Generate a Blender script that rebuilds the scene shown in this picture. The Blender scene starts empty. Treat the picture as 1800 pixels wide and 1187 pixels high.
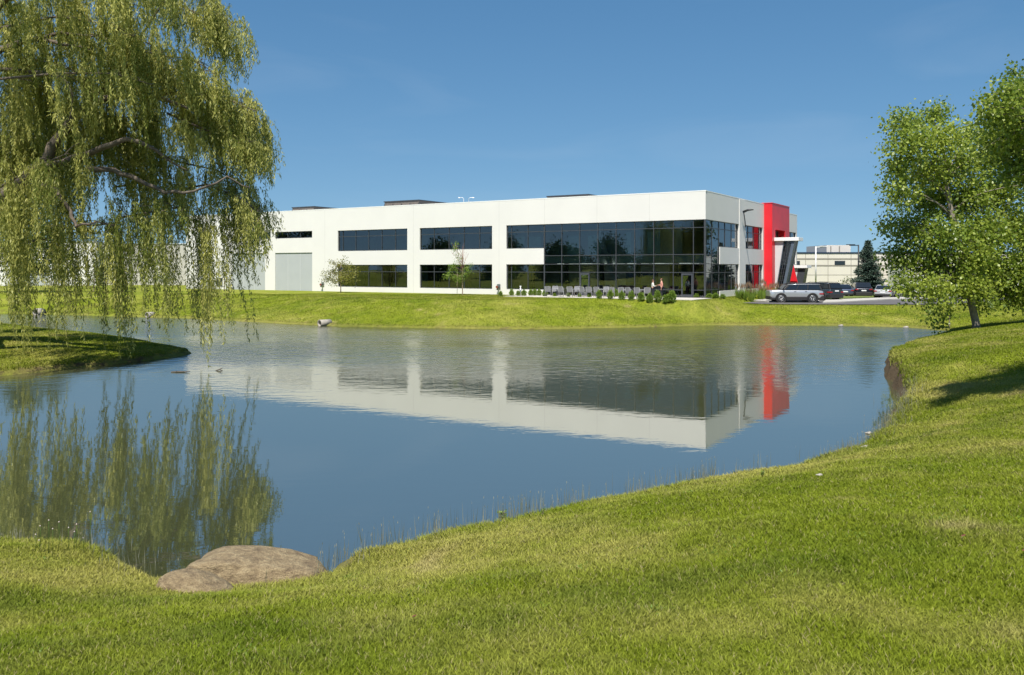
import bpy, bmesh, math, random
import numpy as np
from mathutils import Vector, Matrix
random.seed(7)
RNG = np.random.default_rng(11)
scene = bpy.context.scene
COL = scene.collection
R = math.radians

# ------------------------------------------------------------------ camera
CAM_Z, F, HOR = 4.68, 1500.0, 472.0           # metres above the water, focal length and horizon row (1800 px wide frame)
cam = bpy.data.objects.new("camera", bpy.data.cameras.new("camera"))
COL.objects.link(cam)
cam.location = (0, 0, CAM_Z)
cam.rotation_euler = (R(90), 0, 0)
cam.data.sensor_width = 36
cam.data.lens = 36 * F / 1800
cam.data.shift_y = -(593.5 - HOR) / 1800
cam.data.clip_end = 9000
scene.camera = cam

# ------------------------------------------------------------------ sun and sky
SUN_EL = R(58)
SUN_AZ = Vector((-0.24, -0.97, 0)).normalized()
SUN_DIR = SUN_AZ * math.cos(SUN_EL) + Vector((0, 0, math.sin(SUN_EL)))
sl = bpy.data.lights.new("sun", 'SUN')
sl.energy = 4.8
sl.angle = R(0.5)
sl.color = (1.0, 0.955, 0.88)
sun = bpy.data.objects.new("sun", sl)
COL.objects.link(sun)
sun.rotation_euler = SUN_DIR.to_track_quat('Z', 'Y').to_euler()
sun.location = (0, -50, 90)
world = bpy.data.worlds.new("World")
scene.world = world
world.use_nodes = True
wn = world.node_tree
wn.nodes.clear()
wo = wn.nodes.new("ShaderNodeOutputWorld")
bg = wn.nodes.new("ShaderNodeBackground")
sky = wn.nodes.new("ShaderNodeTexSky")
sky.sky_type = 'NISHITA'
sky.sun_disc = False
sky.sun_elevation = SUN_EL
sky.sun_rotation = math.atan2(SUN_AZ.x, SUN_AZ.y)
sky.altitude = 200
sky.air_density = 1.0
sky.dust_density = 0.3
sky.ozone_density = 3.0
bg.inputs["Strength"].default_value = 0.106
# a deep, slightly polarised early-summer sky
hs = wn.nodes.new("ShaderNodeHueSaturation")
hs.inputs["Saturation"].default_value = 1.36; hs.inputs["Hue"].default_value = .496
gm = wn.nodes.new("ShaderNodeGamma")
gm.inputs["Gamma"].default_value = 0.8
# the lowest, palest degrees of the air are left out: a clear dry day
tcw = wn.nodes.new("ShaderNodeTexCoord"); sxw = wn.nodes.new("ShaderNodeSeparateXYZ"); cxw = wn.nodes.new("ShaderNodeCombineXYZ"); mrw = wn.nodes.new("ShaderNodeMath")
mrw.operation = 'MULTIPLY_ADD'; mrw.inputs[1].default_value = .8; mrw.inputs[2].default_value = .10; 
wn.links.new(tcw.outputs["Generated"], sxw.inputs[0]); wn.links.new(sxw.outputs["X"], cxw.inputs["X"]); wn.links.new(sxw.outputs["Y"], cxw.inputs["Y"])
wn.links.new(sxw.outputs["Z"], mrw.inputs[0]); wn.links.new(mrw.outputs[0], cxw.inputs["Z"]); wn.links.new(cxw.outputs[0], sky.inputs["Vector"])
wn.links.new(sky.outputs["Color"], gm.inputs["Color"]); wn.links.new(gm.outputs["Color"], hs.inputs["Color"])
# a few thin, high wisps
ncl = wn.nodes.new("ShaderNodeTexNoise"); mcl = wn.nodes.new("ShaderNodeMapping"); rcl = wn.nodes.new("ShaderNodeMapRange"); xcl = wn.nodes.new("ShaderNodeMix"); xcl.data_type = 'RGBA'
mcl.inputs["Scale"].default_value = (1.2, 1.2, 5.5); mcl.inputs["Rotation"].default_value = (0, R(14), R(20)); ncl.inputs["Scale"].default_value = 2.2; ncl.inputs["Detail"].default_value = 7; ncl.inputs["Distortion"].default_value = .6
rcl.inputs["From Min"].default_value = .5; rcl.inputs["From Max"].default_value = .8; rcl.inputs["To Max"].default_value = .09
wn.links.new(tcw.outputs["Generated"], mcl.inputs["Vector"]); wn.links.new(mcl.outputs["Vector"], ncl.inputs["Vector"]); wn.links.new(ncl.outputs["Fac"], rcl.inputs["Value"])
xcl.inputs["B"].default_value = (5.2, 5.6, 6.0, 1)
wn.links.new(rcl.outputs["Result"], xcl.inputs["Factor"]); wn.links.new(hs.outputs["Color"], xcl.inputs["A"])
wn.links.new(xcl.outputs["Result"], bg.inputs["Color"])
wn.links.new(bg.outputs[0], wo.inputs["Surface"])

vs = scene.view_settings
vs.view_transform = 'Standard'
vs.look = 'None'
vs.exposure = 0.55
vs.gamma = 1.0
vs.use_curve_mapping = False
scene.cycles.max_bounces = 10
scene.cycles.transparent_max_bounces = 16
scene.cycles.diffuse_bounces = 4
scene.cycles.glossy_bounces = 4
scene.cycles.caustics_reflective = False
scene.cycles.caustics_refractive = False
scene.cycles.use_denoising = True
scene.cycles.sample_clamp_indirect = 6

# ------------------------------------------------------------------ helpers
def tag(o, label=None, cat=None, group=None, kind=None):
    if label: o["label"] = label
    if cat: o["category"] = cat
    if group: o["group"] = group
    if kind: o["kind"] = kind
    return o

def empty(name, loc=(0, 0, 0), rz=0.0, label=None, cat=None, group=None, parent=None):
    o = bpy.data.objects.new(name, None)
    o.empty_display_size = 0.3
    COL.objects.link(o)
    o.location = loc
    o.rotation_euler = (0, 0, rz)
    if parent: o.parent = parent
    return tag(o, label, cat, group)

def copy_tree(o, parent=None):
    c = o.copy()
    COL.objects.link(c)
    if parent: c.parent = parent
    for ch in [x for x in bpy.data.objects if x.parent == o]:
        copy_tree(ch, c)
    return c

class MB:
    """collects simple shapes and links them as one mesh object"""
    def __init__(self): self.v, self.f, self.m, self.s = [], [], [], []
    def add(self, vs, fs, mi=0, smooth=False):
        b = len(self.v)
        self.v += [tuple(p) for p in vs]
        for f in fs:
            self.f.append(tuple(b + i for i in f)); self.m.append(mi); self.s.append(smooth)
    def box(self, x0, x1, y0, y1, z0, z1, mi=0):
        v = [(x, y, z) for z in (z0, z1) for y in (y0, y1) for x in (x0, x1)]
        self.add(v, [(0, 2, 3, 1), (4, 5, 7, 6), (0, 1, 5, 4), (2, 6, 7, 3), (0, 4, 6, 2), (1, 3, 7, 5)], mi)
    def hexa(self, v, mi=0):
        """8 corners: bottom ring 0-3, top ring 4-7"""
        self.add(v, [(3, 2, 1, 0), (4, 5, 6, 7), (0, 1, 5, 4), (1, 2, 6, 5), (2, 3, 7, 6), (3, 0, 4, 7)], mi)
    def prism(self, pts, vec, mi=0):
        n = len(pts); vec = Vector(vec)
        v = [Vector(p) for p in pts] + [Vector(p) + vec for p in pts]
        self.add(v, [tuple(range(n))[::-1], tuple(range(n, 2 * n))] + [(i, (i + 1) % n, n + (i + 1) % n, n + i) for i in range(n)], mi)
    def tube(self, pts, rad, n=6, mi=0, cap=True):
        pts = [Vector(p) for p in pts]
        if not hasattr(rad, '__len__'): rad = [rad] * len(pts)
        rings = []; ref = Vector((0.31, 0.17, 0.94))
        for i, p in enumerate(pts):
            d = (pts[min(i + 1, len(pts) - 1)] - pts[max(i - 1, 0)])
            if d.length < 1e-9: d = Vector((0, 0, 1))
            d.normalize()
            a = d.cross(ref)
            if a.length < 0.1: a = d.cross(Vector((1, 0, 0)))
            a.normalize(); b = d.cross(a)
            ref = b.cross(d) if False else ref
            rings.append([p + (a * math.cos(2 * math.pi * k / n) + b * math.sin(2 * math.pi * k / n)) * rad[i] for k in range(n)])
        v = [q for r in rings for q in r]; fs = []
        for i in range(len(pts) - 1):
            for k in range(n):
                fs.append((i * n + k, i * n + (k + 1) % n, (i + 1) * n + (k + 1) % n, (i + 1) * n + k))
        if cap:
            fs.append(tuple(range(n))[::-1]); fs.append(tuple((len(pts) - 1) * n + k for k in range(n)))
        self.add(v, fs, mi, True)
    def lathe(self, prof, c=(0, 0, 0), n=20, axis='z', mi=0, smooth=True, cap=True):
        v = []
        for r, h in prof:
            for k in range(n):
                a = 2 * math.pi * k / n
                p = (r * math.cos(a), r * math.sin(a), h)
                if axis == 'y': p = (p[0], p[2], p[1])
                if axis == 'x': p = (p[2], p[0], p[1])
                v.append((p[0] + c[0], p[1] + c[1], p[2] + c[2]))
        fs = []
        for i in range(len(prof) - 1):
            for k in range(n):
                fs.append((i * n + k, i * n + (k + 1) % n, (i + 1) * n + (k + 1) % n, (i + 1) * n + k))
        self.add(v, fs, mi, smooth)
        if cap: self.add(v[:n], [tuple(range(n))[::-1]], mi); self.add(v[-n:], [tuple(range(n))], mi)
    def ball(self, c, r, mi=0, seg=10):
        if not hasattr(r, '__len__'): r = (r, r, r)
        v = []; h = seg // 2
        for i in range(h + 1):
            t = math.pi * i / h
            for k in range(seg):
                a = 2 * math.pi * k / seg
                v.append((c[0] + r[0] * math.sin(t) * math.cos(a), c[1] + r[1] * math.sin(t) * math.sin(a), c[2] + r[2] * math.cos(t)))
        fs = [(i * seg + k, (i + 1) * seg + k, (i + 1) * seg + (k + 1) % seg, i * seg + (k + 1) % seg) for i in range(h) for k in range(seg)]
        self.add(v, fs, mi, True)
    def build(self, name, mats, parent=None, bevel=0.0, loc=None, recalc=True):
        me = bpy.data.meshes.new(name)
        me.from_pydata(self.v, [], self.f)
        if not isinstance(mats, (list, tuple)): mats = [mats]
        for m in mats: me.materials.append(m)
        me.polygons.foreach_set("material_index", self.m)
        me.polygons.foreach_set("use_smooth", self.s)
        if recalc:
            bm = bmesh.new(); bm.from_mesh(me)
            bmesh.ops.remove_doubles(bm, verts=bm.verts, dist=1e-5)
            bmesh.ops.recalc_face_normals(bm, faces=bm.faces)
            bm.to_mesh(me); bm.free()
        me.update()
        o = bpy.data.objects.new(name, me)
        COL.objects.link(o)
        if parent: o.parent = parent
        if loc: o.location = loc
        if bevel:
            b = o.modifiers.new("bevel", 'BEVEL'); b.width = bevel; b.segments = 2; b.limit_method = 'ANGLE'
        return o

def np_mesh(name, V, loops, starts, mat, tint=None, smooth=False, parent=None):
    me = bpy.data.meshes.new(name)
    V = np.ascontiguousarray(V, np.float32)
    me.vertices.add(len(V)); me.vertices.foreach_set("co", V.ravel())
    me.loops.add(len(loops)); me.loops.foreach_set("vertex_index", np.ascontiguousarray(loops, np.int32))
    me.polygons.add(len(starts)); me.polygons.foreach_set("loop_start", np.ascontiguousarray(starts, np.int32))
    me.polygons.foreach_set("use_smooth", np.full(len(starts), smooth))
    if tint is not None:
        at = me.attributes.new("tint", 'FLOAT_COLOR', 'POINT')
        c = np.ones((len(V), 4), np.float32); c[:, :tint.shape[1]] = tint
        at.data.foreach_set("color", c.ravel())
    me.materials.append(mat)
    me.update(calc_edges=True)
    o = bpy.data.objects.new(name, me); COL.objects.link(o)
    if parent: o.parent = parent
    return o

def vnoise(x, y, seed=0):
    """smooth value noise 0..1"""
    x = np.asarray(x, float); y = np.asarray(y, float)
    xi = np.floor(x).astype(np.int64); yi = np.floor(y).astype(np.int64)
    fx = x - xi; fy = y - yi
    fx = fx * fx * (3 - 2 * fx); fy = fy * fy * (3 - 2 * fy)
    def h(a, b):
        n = (a * 374761393 + b * 668265263 + seed * 144665) & 0x7fffffff
        n = ((n ^ (n >> 13)) * 1274126177) & 0x7fffffff
        return ((n ^ (n >> 16)) & 0xffff) / 65535.0
    return (h(xi, yi) * (1 - fx) + h(xi + 1, yi) * fx) * (1 - fy) + (h(xi, yi + 1) * (1 - fx) + h(xi + 1, yi + 1) * fx) * fy

def fbm(x, y, seed=0, o=3):
    s = 0; a = 1; t = 0
    for k in range(o):
        s = s + a * vnoise(x * 2 ** k, y * 2 ** k, seed + k * 17); t += a; a *= .5
    return s / t

# ------------------------------------------------------------------ materials
def mat(name):
    m = bpy.data.materials.new(name); m.use_nodes = True
    nt = m.node_tree
    return m, nt, nt.nodes["Principled BSDF"]

def simple(name, col, rough=0.6, metal=0.0, vary=0.08, scale=3.0, bump=0.0, bscale=40.0, spec=0.5, coat=0.0):
    """colour broken up by a little noise, optional bump"""
    m, nt, b = mat(name)
    tc = nt.nodes.new("ShaderNodeTexCoord")
    n = nt.nodes.new("ShaderNodeTexNoise"); n.inputs["Scale"].default_value = scale; n.inputs["Detail"].default_value = 5
    nt.links.new(tc.outputs["Object"], n.inputs["Vector"])
    r = nt.nodes.new("ShaderNodeValToRGB")
    r.color_ramp.elements[0].position = .3; r.color_ramp.elements[1].position = .7
    r.color_ramp.elements[0].color = tuple(c * (1 - vary) for c in col) + (1,)
    r.color_ramp.elements[1].color = tuple(min(1, c * (1 + vary)) for c in col) + (1,)
    nt.links.new(n.outputs["Fac"], r.inputs["Fac"]); nt.links.new(r.outputs["Color"], b.inputs["Base Color"])
    b.inputs["Roughness"].default_value = rough; b.inputs["Metallic"].default_value = metal
    b.inputs["Specular IOR Level"].default_value = spec
    if coat: b.inputs["Coat Weight"].default_value = coat; b.inputs["Coat Roughness"].default_value = 0.05
    if bump:
        n2 = nt.nodes.new("ShaderNodeTexNoise"); n2.inputs["Scale"].default_value = bscale; n2.inputs["Detail"].default_value = 6
        nt.links.new(tc.outputs["Object"], n2.inputs["Vector"])
        bp = nt.nodes.new("ShaderNodeBump"); bp.inputs["Strength"].default_value = 1.0; bp.inputs["Distance"].default_value = bump
        nt.links.new(n2.outputs["Fac"], bp.inputs["Height"]); nt.links.new(bp.outputs["Normal"], b.inputs["Normal"])
    return m

def leafmat(name, c0, c1, trans=0.35, rough=0.5, spec=0.35):
    m, nt, b = mat(name)
    a = nt.nodes.new("ShaderNodeAttribute"); a.attribute_name = "tint"
    sp = nt.nodes.new("ShaderNodeSeparateColor"); nt.links.new(a.outputs["Color"], sp.inputs["Color"])
    mx = nt.nodes.new("ShaderNodeMix"); mx.data_type = 'RGBA'
    mx.inputs["A"].default_value = c0 + (1,); mx.inputs["B"].default_value = c1 + (1,)
    nt.links.new(sp.outputs["Red"], mx.inputs["Factor"])
    nt.links.new(mx.outputs["Result"], b.inputs["Base Color"])
    b.inputs["Roughness"].default_value = rough; b.inputs["Specular IOR Level"].default_value = spec
    t = nt.nodes.new("ShaderNodeBsdfTranslucent")
    nt.links.new(mx.outputs["Result"], t.inputs["Color"])
    ms = nt.nodes.new("ShaderNodeMixShader"); ms.inputs["Fac"].default_value = trans
    nt.links.new(b.outputs[0], ms.inputs[1]); nt.links.new(t.outputs[0], ms.inputs[2])
    nt.links.new(ms.outputs[0], nt.nodes["Material Output"].inputs["Surface"])
    return m

M = {}
M['white_wall'] = simple('white_painted_concrete', (.70, .68, .645), .75, vary=.025, scale=.35, bump=.002, bscale=8)
M['white_trim'] = simple('white_metal_trim', (.82, .81, .79), .45, vary=.02)
M['red_panel'] = simple('red_metal_panel', (.66, .016, .026), .42, vary=.06, scale=.8)
M['grey_panel'] = simple('grey_painted_panel', (.40, .42, .42), .7, vary=.03, scale=.6)
M['light_grey'] = simple('light_grey_panel', (.55, .56, .56), .6, vary=.03)
M['dark_frame'] = simple('dark_bronze_frame', (.05, .054, .06), .4, vary=.1)
M['charcoal'] = simple('charcoal_metal', (.05, .055, .065), .45, vary=.1)
M['steel_blue'] = simple('slate_metal', (.09, .115, .15), .4, vary=.08)
M['roof'] = simple('roof_membrane', (.5, .5, .5), .9)
M['brown_screen'] = simple('brown_louvre', (.16, .135, .115), .6, vary=.15)
M['beige'] = simple('beige_precast', (.62, .575, .51), .8, vary=.04, scale=.5)
M['beige_joint'] = simple('dark_joint', (.24, .22, .19), .8)
M['navy'] = simple('navy_coping', (.02, .035, .075), .4)
M['concrete'] = simple('concrete', (.50, .47, .42), .9, vary=.12, scale=2, bump=.004, bscale=20)
M['pipe'] = simple('weathered_concrete', (.34, .31, .27), .9, vary=.2, scale=4)
M['kerb'] = simple('pale_kerb_concrete', (.42, .40, .36), .9, vary=.1, scale=1.2)
M['asphalt'] = simple('asphalt', (.105, .098, .095), .9, vary=.18, scale=.7, bump=.004, bscale=60)
M['paint_white'] = simple('road_paint', (.75, .75, .72), .7, vary=.1)
M['interior'] = simple('interior_wall', (.58, .64, .62), .8)
M['interior_dark'] = simple('interior_dark', (.06, .065, .065), .8)
M['teal'] = simple('teal_glass_panel', (.40, .60, .60), .3)
M['screen_blue'] = simple('screen_picture', (.02, .05, .16), .3, vary=.8, scale=2.2)
M['wood'] = simple('reddish_wood', (.22, .06, .03), .5, vary=.2)
M['red_cloth'] = simple('red_upholstery', (.35, .02, .02), .8)
M['black'] = simple('black_plastic', (.015, .015, .016), .5)
M['rubber'] = simple('rubber', (.018, .018, .018), .8)
M['alloy'] = simple('alloy', (.55, .55, .56), .3, metal=.9)
M['chair_metal'] = simple('silver_chair_metal', (.32, .32, .32), .5, metal=.0)
M['chair_mesh'] = simple('grey_sling', (.20, .20, .21), .8)
M['skin'] = simple('skin', (.52, .30, .21), .55)
M['white_shirt'] = simple('white_blouse', (.74, .72, .66), .85)
M['pink_shirt'] = simple('salmon_shirt', (.68, .31, .24), .85)
M['dark_trouser'] = simple('dark_trousers', (.018, .02, .028), .85)
M['hair_brown'] = simple('brown_hair', (.09, .035, .018), .6)
M['hair_red'] = simple('auburn_hair', (.16, .07, .035), .6)
M['silver_paint'] = simple('silver_car_paint', (.50, .52, .54), .28, metal=.55, vary=.02, coat=.6)
M['blue_paint'] = simple('slate_blue_car_paint', (.055, .075, .125), .28, metal=.4, vary=.02, coat=.6)
M['black_paint'] = simple('black_car_paint', (.012, .016, .028), .25, metal=.3, vary=.02, coat=.7)
M['white_paint'] = simple('pale_silver_car_paint', (.50, .50, .51), .28, metal=.4, vary=.02, coat=.6)
M['green_paint'] = simple('dark_teal_car_paint', (.03, .045, .06), .28, metal=.4, vary=.02, coat=.6)
M['cladding'] = simple('black_cladding', (.018, .017, .017), .65)
M['car_glass'] = simple('car_glass', (.012, .016, .02), .05, spec=.8)
M['tail'] = simple('tail_lamp', (.30, .012, .012), .25)
M['plate'] = simple('number_plate', (.75, .75, .75), .5)
M['lamp_lens'] = simple('lamp_lens', (.75, .77, .8), .15)
M['white_metal'] = simple('white_pole', (.8, .8, .78), .4)
M['bark'] = simple('willow_bark', (.12, .095, .07), .9, vary=.35, scale=6, bump=.03, bscale=9)
M['birch_bark'] = simple('pale_birch_bark', (.25, .21, .17), .85, vary=.35, scale=5, bump=.01, bscale=14)
M['dark_bark'] = simple('dark_bark', (.085, .065, .05), .9, vary=.3, scale=6, bump=.02, bscale=12)
M['young_bark'] = simple('young_bark', (.24, .18, .13), .85, vary=.2)
M['drift'] = simple('wet_driftwood', (.09, .075, .06), .7, vary=.3)
M['willow_leaf'] = leafmat('willow_leaf', (.115, .160, .016), (.62, .59, .17), .45)
M['birch_leaf'] = leafmat('birch_leaf', (.11, .19, .018), (.46, .52, .085), .48, rough=.4, spec=.5)
M['dark_leaf'] = leafmat('dense_leaf', (.018, .045, .010), (.06, .11, .018), .3)
M['mid_leaf'] = leafmat('mid_leaf', (.05, .09, .018), (.15, .19, .04), .35)
M['maple_leaf'] = leafmat('young_tree_leaf', (.14, .15, .03), (.36, .35, .08), .4)
M['pear_leaf'] = leafmat('fresh_leaf', (.14, .24, .03), (.32, .42, .07), .4)
M['red_leaf'] = leafmat('red_twig_leaf', (.24, .06, .05), (.36, .15, .10), .3)
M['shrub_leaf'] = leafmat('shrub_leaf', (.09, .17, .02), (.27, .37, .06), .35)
M['spruce_leaf'] = leafmat('spruce_needle', (.022, .045, .032), (.075, .115, .08), .15)
M['plume'] = leafmat('grass_plume', (.17, .11, .075), (.30, .21, .14), .3)
M['reed'] = leafmat('dry_reed', (.10, .12, .07), (.42, .40, .30), .3)

def grassmat(name):
    m, nt, b = mat(name)
    a = nt.nodes.new("ShaderNodeAttribute"); a.attribute_name = "tint"
    nt.links.new(a.outputs["Color"], b.inputs["Base Color"])
    b.inputs["Roughness"].default_value = .6; b.inputs["Specular IOR Level"].default_value = .12
    t = nt.nodes.new("ShaderNodeBsdfTranslucent"); nt.links.new(a.outputs["Color"], t.inputs["Color"])
    ms = nt.nodes.new("ShaderNodeMixShader"); ms.inputs["Fac"].default_value = .3
    nt.links.new(b.outputs[0], ms.inputs[1]); nt.links.new(t.outputs[0], ms.inputs[2])
    nt.links.new(ms.outputs[0], nt.nodes["Material Output"].inputs["Surface"])
    return m
M['grass_blade'] = grassmat('grass_blade')

def groundmat():
    m, nt, b = mat('lawn_and_soil')
    N = nt.nodes.new; Lk = nt.links.new
    tc = N("ShaderNodeTexCoord")
    a = N("ShaderNodeAttribute"); a.attribute_name = "tint"
    n1 = N("ShaderNodeTexNoise"); n1.inputs["Scale"].default_value = 3.0; n1.inputs["Detail"].default_value = 8; n1.inputs["Roughness"].default_value = .75
    mp = N("ShaderNodeMapping"); mp.inputs["Scale"].default_value = (1.0, .5, 1)
    Lk(tc.outputs["Object"], mp.inputs["Vector"]); Lk(mp.outputs["Vector"], n1.inputs["Vector"])
    rr = N("ShaderNodeValToRGB"); rr.color_ramp.elements[0].position = .3; rr.color_ramp.elements[1].position = .72
    rr.color_ramp.elements[0].color = (.66, .68, .62, 1); rr.color_ramp.elements[1].color = (1.2, 1.16, 1.12, 1)
    Lk(n1.outputs["Fac"], rr.inputs["Fac"])
    mul = N("ShaderNodeMix"); mul.data_type = 'RGBA'; mul.blend_type = 'MULTIPLY'; mul.inputs["Factor"].default_value = 1
    Lk(a.outputs["Color"], mul.inputs["A"]); Lk(rr.outputs["Color"], mul.inputs["B"])
    # bare soil on the steep cut banks
    ge = N("ShaderNodeNewGeometry"); sx = N("ShaderNodeSeparateXYZ"); Lk(ge.outputs["True Normal"], sx.inputs[0])
    n3 = N("ShaderNodeTexNoise"); n3.inputs["Scale"].default_value = 2.2; n3.inputs["Detail"].default_value = 5
    Lk(tc.outputs["Object"], n3.inputs["Vector"])
    ad = N("ShaderNodeMath"); ad.operation = 'MULTIPLY_ADD'; ad.inputs[1].default_value = .35; Lk(n3.outputs["Fac"], ad.inputs[0]); Lk(sx.outputs["Z"], ad.inputs[2])
    mr = N("ShaderNodeMapRange"); mr.inputs["From Min"].default_value = .98; mr.inputs["From Max"].default_value = .84
    Lk(ad.outputs[0], mr.inputs["Value"])
    so = N("ShaderNodeValToRGB"); so.color_ramp.elements[0].color = (.055, .038, .022, 1); so.color_ramp.elements[1].color = (.17, .125, .075, 1)
    Lk(n3.outputs["Fac"], so.inputs["Fac"])
    mx = N("ShaderNodeMix"); mx.data_type = 'RGBA'
    sf = N("ShaderNodeMath"); sf.operation = 'MULTIPLY'; Lk(mr.outputs["Result"], sf.inputs[0]); Lk(a.outputs["Alpha"], sf.inputs[1])
    Lk(sf.outputs[0], mx.inputs["Factor"]); Lk(mul.outputs["Result"], mx.inputs["A"]); Lk(so.outputs["Color"], mx.inputs["B"])
    Lk(mx.outputs["Result"], b.inputs["Base Color"])
    b.inputs["Roughness"].default_value = .9; b.inputs["Specular IOR Level"].default_value = .1
    n2 = N("ShaderNodeTexNoise"); n2.inputs["Scale"].default_value = 9; n2.inputs["Detail"].default_value = 8; n2.inputs["Roughness"].default_value = .7
    Lk(tc.outputs["Object"], n2.inputs["Vector"])
    bp = N("ShaderNodeBump"); bp.inputs["Distance"].default_value = .09; bp.inputs["Strength"].default_value = 1
    Lk(n2.outputs["Fac"], bp.inputs["Height"]); Lk(bp.outputs["Normal"], b.inputs["Normal"])
    return m
M['ground'] = groundmat()

def watermat():
    m, nt, b = mat('pond_water')
    N = nt.nodes.new; Lk = nt.links.new
    b.inputs["Base Color"].default_value = (.058, .064, .030, 1)
    b.inputs["Roughness"].default_value = .02
    b.inputs["IOR"].default_value = 6.2
    tc = N("ShaderNodeTexCoord")
    def ripple(sx, sy, rot, detail, amp):
        mp = N("ShaderNodeMapping"); mp.inputs["Scale"].default_value = (sx, sy, 1); mp.inputs["Rotation"].default_value = (0, 0, R(rot))
        Lk(tc.outputs["Object"], mp.inputs["Vector"])
        n = N("ShaderNodeTexNoise"); n.inputs["Scale"].default_value = 1; n.inputs["Detail"].default_value = detail; n.inputs["Roughness"].default_value = .5
        Lk(mp.outputs["Vector"], n.inputs["Vector"])
        k = N("ShaderNodeMath"); k.operation = 'MULTIPLY'; k.inputs[1].default_value = amp
        Lk(n.outputs["Fac"], k.inputs[0]); return k
    a1 = ripple(1.1, 2.6, 6, 3, .0016)      # gentle wavelets
    a2 = ripple(1.3, 1.7, -8, 8, .11)     # wind chop
    # the chop comes in patches
    np_ = N("ShaderNodeTexNoise"); np_.inputs["Scale"].default_value = .05; np_.inputs["Detail"].default_value = 2
    mpp = N("ShaderNodeMapping"); mpp.inputs["Scale"].default_value = (.6, 1.6, 1); Lk(tc.outputs["Object"], mpp.inputs["Vector"]); Lk(mpp.outputs["Vector"], np_.inputs["Vector"])
    sy = N("ShaderNodeSeparateXYZ"); Lk(tc.outputs["Object"], sy.inputs[0])
    md = N("ShaderNodeMapRange"); md.inputs["From Min"].default_value = 28; md.inputs["From Max"].default_value = 56; md.interpolation_type = 'SMOOTHSTEP'
    Lk(sy.outputs["Y"], md.inputs["Value"])
    pr = N("ShaderNodeMapRange"); pr.inputs["From Min"].default_value = .25; pr.inputs["From Max"].default_value = .55
    Lk(np_.outputs["Fac"], pr.inputs["Value"])
    mm = N("ShaderNodeMath"); mm.operation = 'MULTIPLY'; Lk(md.outputs["Result"], mm.inputs[0]); Lk(pr.outputs["Result"], mm.inputs[1])
    m2 = N("ShaderNodeMath"); m2.operation = 'MULTIPLY'; Lk(mm.outputs[0], m2.inputs[0]); Lk(a2.outputs[0], m2.inputs[1])
    sm = N("ShaderNodeMath"); sm.operation = 'ADD'; Lk(a1.outputs[0], sm.inputs[0]); Lk(m2.outputs[0], sm.inputs[1])
    bp = N("ShaderNodeBump"); bp.inputs["Strength"].default_value = 1; bp.inputs["Distance"].default_value = 1
    Lk(sm.outputs[0], bp.inputs["Height"])
    # in the chop the normals are tilted towards the near shore, lifting the reflections
    tk = N("ShaderNodeMath"); tk.operation = 'MULTIPLY'; tk.inputs[1].default_value = -.022; Lk(mm.outputs[0], tk.inputs[0])
    cv = N("ShaderNodeCombineXYZ"); Lk(tk.outputs[0], cv.inputs["Y"])
    av = N("ShaderNodeVectorMath"); av.operation = 'ADD'; Lk(bp.outputs["Normal"], av.inputs[0]); Lk(cv.outputs[0], av.inputs[1])
    nv = N("ShaderNodeVectorMath"); nv.operation = 'NORMALIZE'; Lk(av.outputs[0], nv.inputs[0]); Lk(nv.outputs[0], b.inputs["Normal"])
    ro = N("ShaderNodeMath"); ro.operation = 'MULTIPLY_ADD'; ro.inputs[1].default_value = .012; ro.inputs[2].default_value = .02; Lk(mm.outputs[0], ro.inputs[0]); Lk(ro.outputs[0], b.inputs["Roughness"])
    return m
M['water'] = watermat()

def glassmat(name, tint, ior, gl=(.9, .93, .95)):
    m, nt, b = mat(name)
    nt.nodes.remove(b)
    fr = nt.nodes.new("ShaderNodeFresnel"); fr.inputs["IOR"].default_value = ior
    t = nt.nodes.new("ShaderNodeBsdfTransparent"); t.inputs["Color"].default_value = tint + (1,)
    g = nt.nodes.new("ShaderNodeBsdfGlossy"); g.inputs["Roughness"].default_value = .0; g.inputs["Color"].default_value = gl + (1,)
    ms = nt.nodes.new("ShaderNodeMixShader")
    nt.links.new(fr.outputs[0], ms.inputs["Fac"]); nt.links.new(t.outputs[0], ms.inputs[1]); nt.links.new(g.outputs[0], ms.inputs[2])
    nt.links.new(ms.outputs[0], nt.nodes["Material Output"].inputs["Surface"])
    return m
M['glass'] = glassmat('tinted_glazing', (.56, .67, .66), 2.1, (.85, .92, 1.0))

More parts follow.
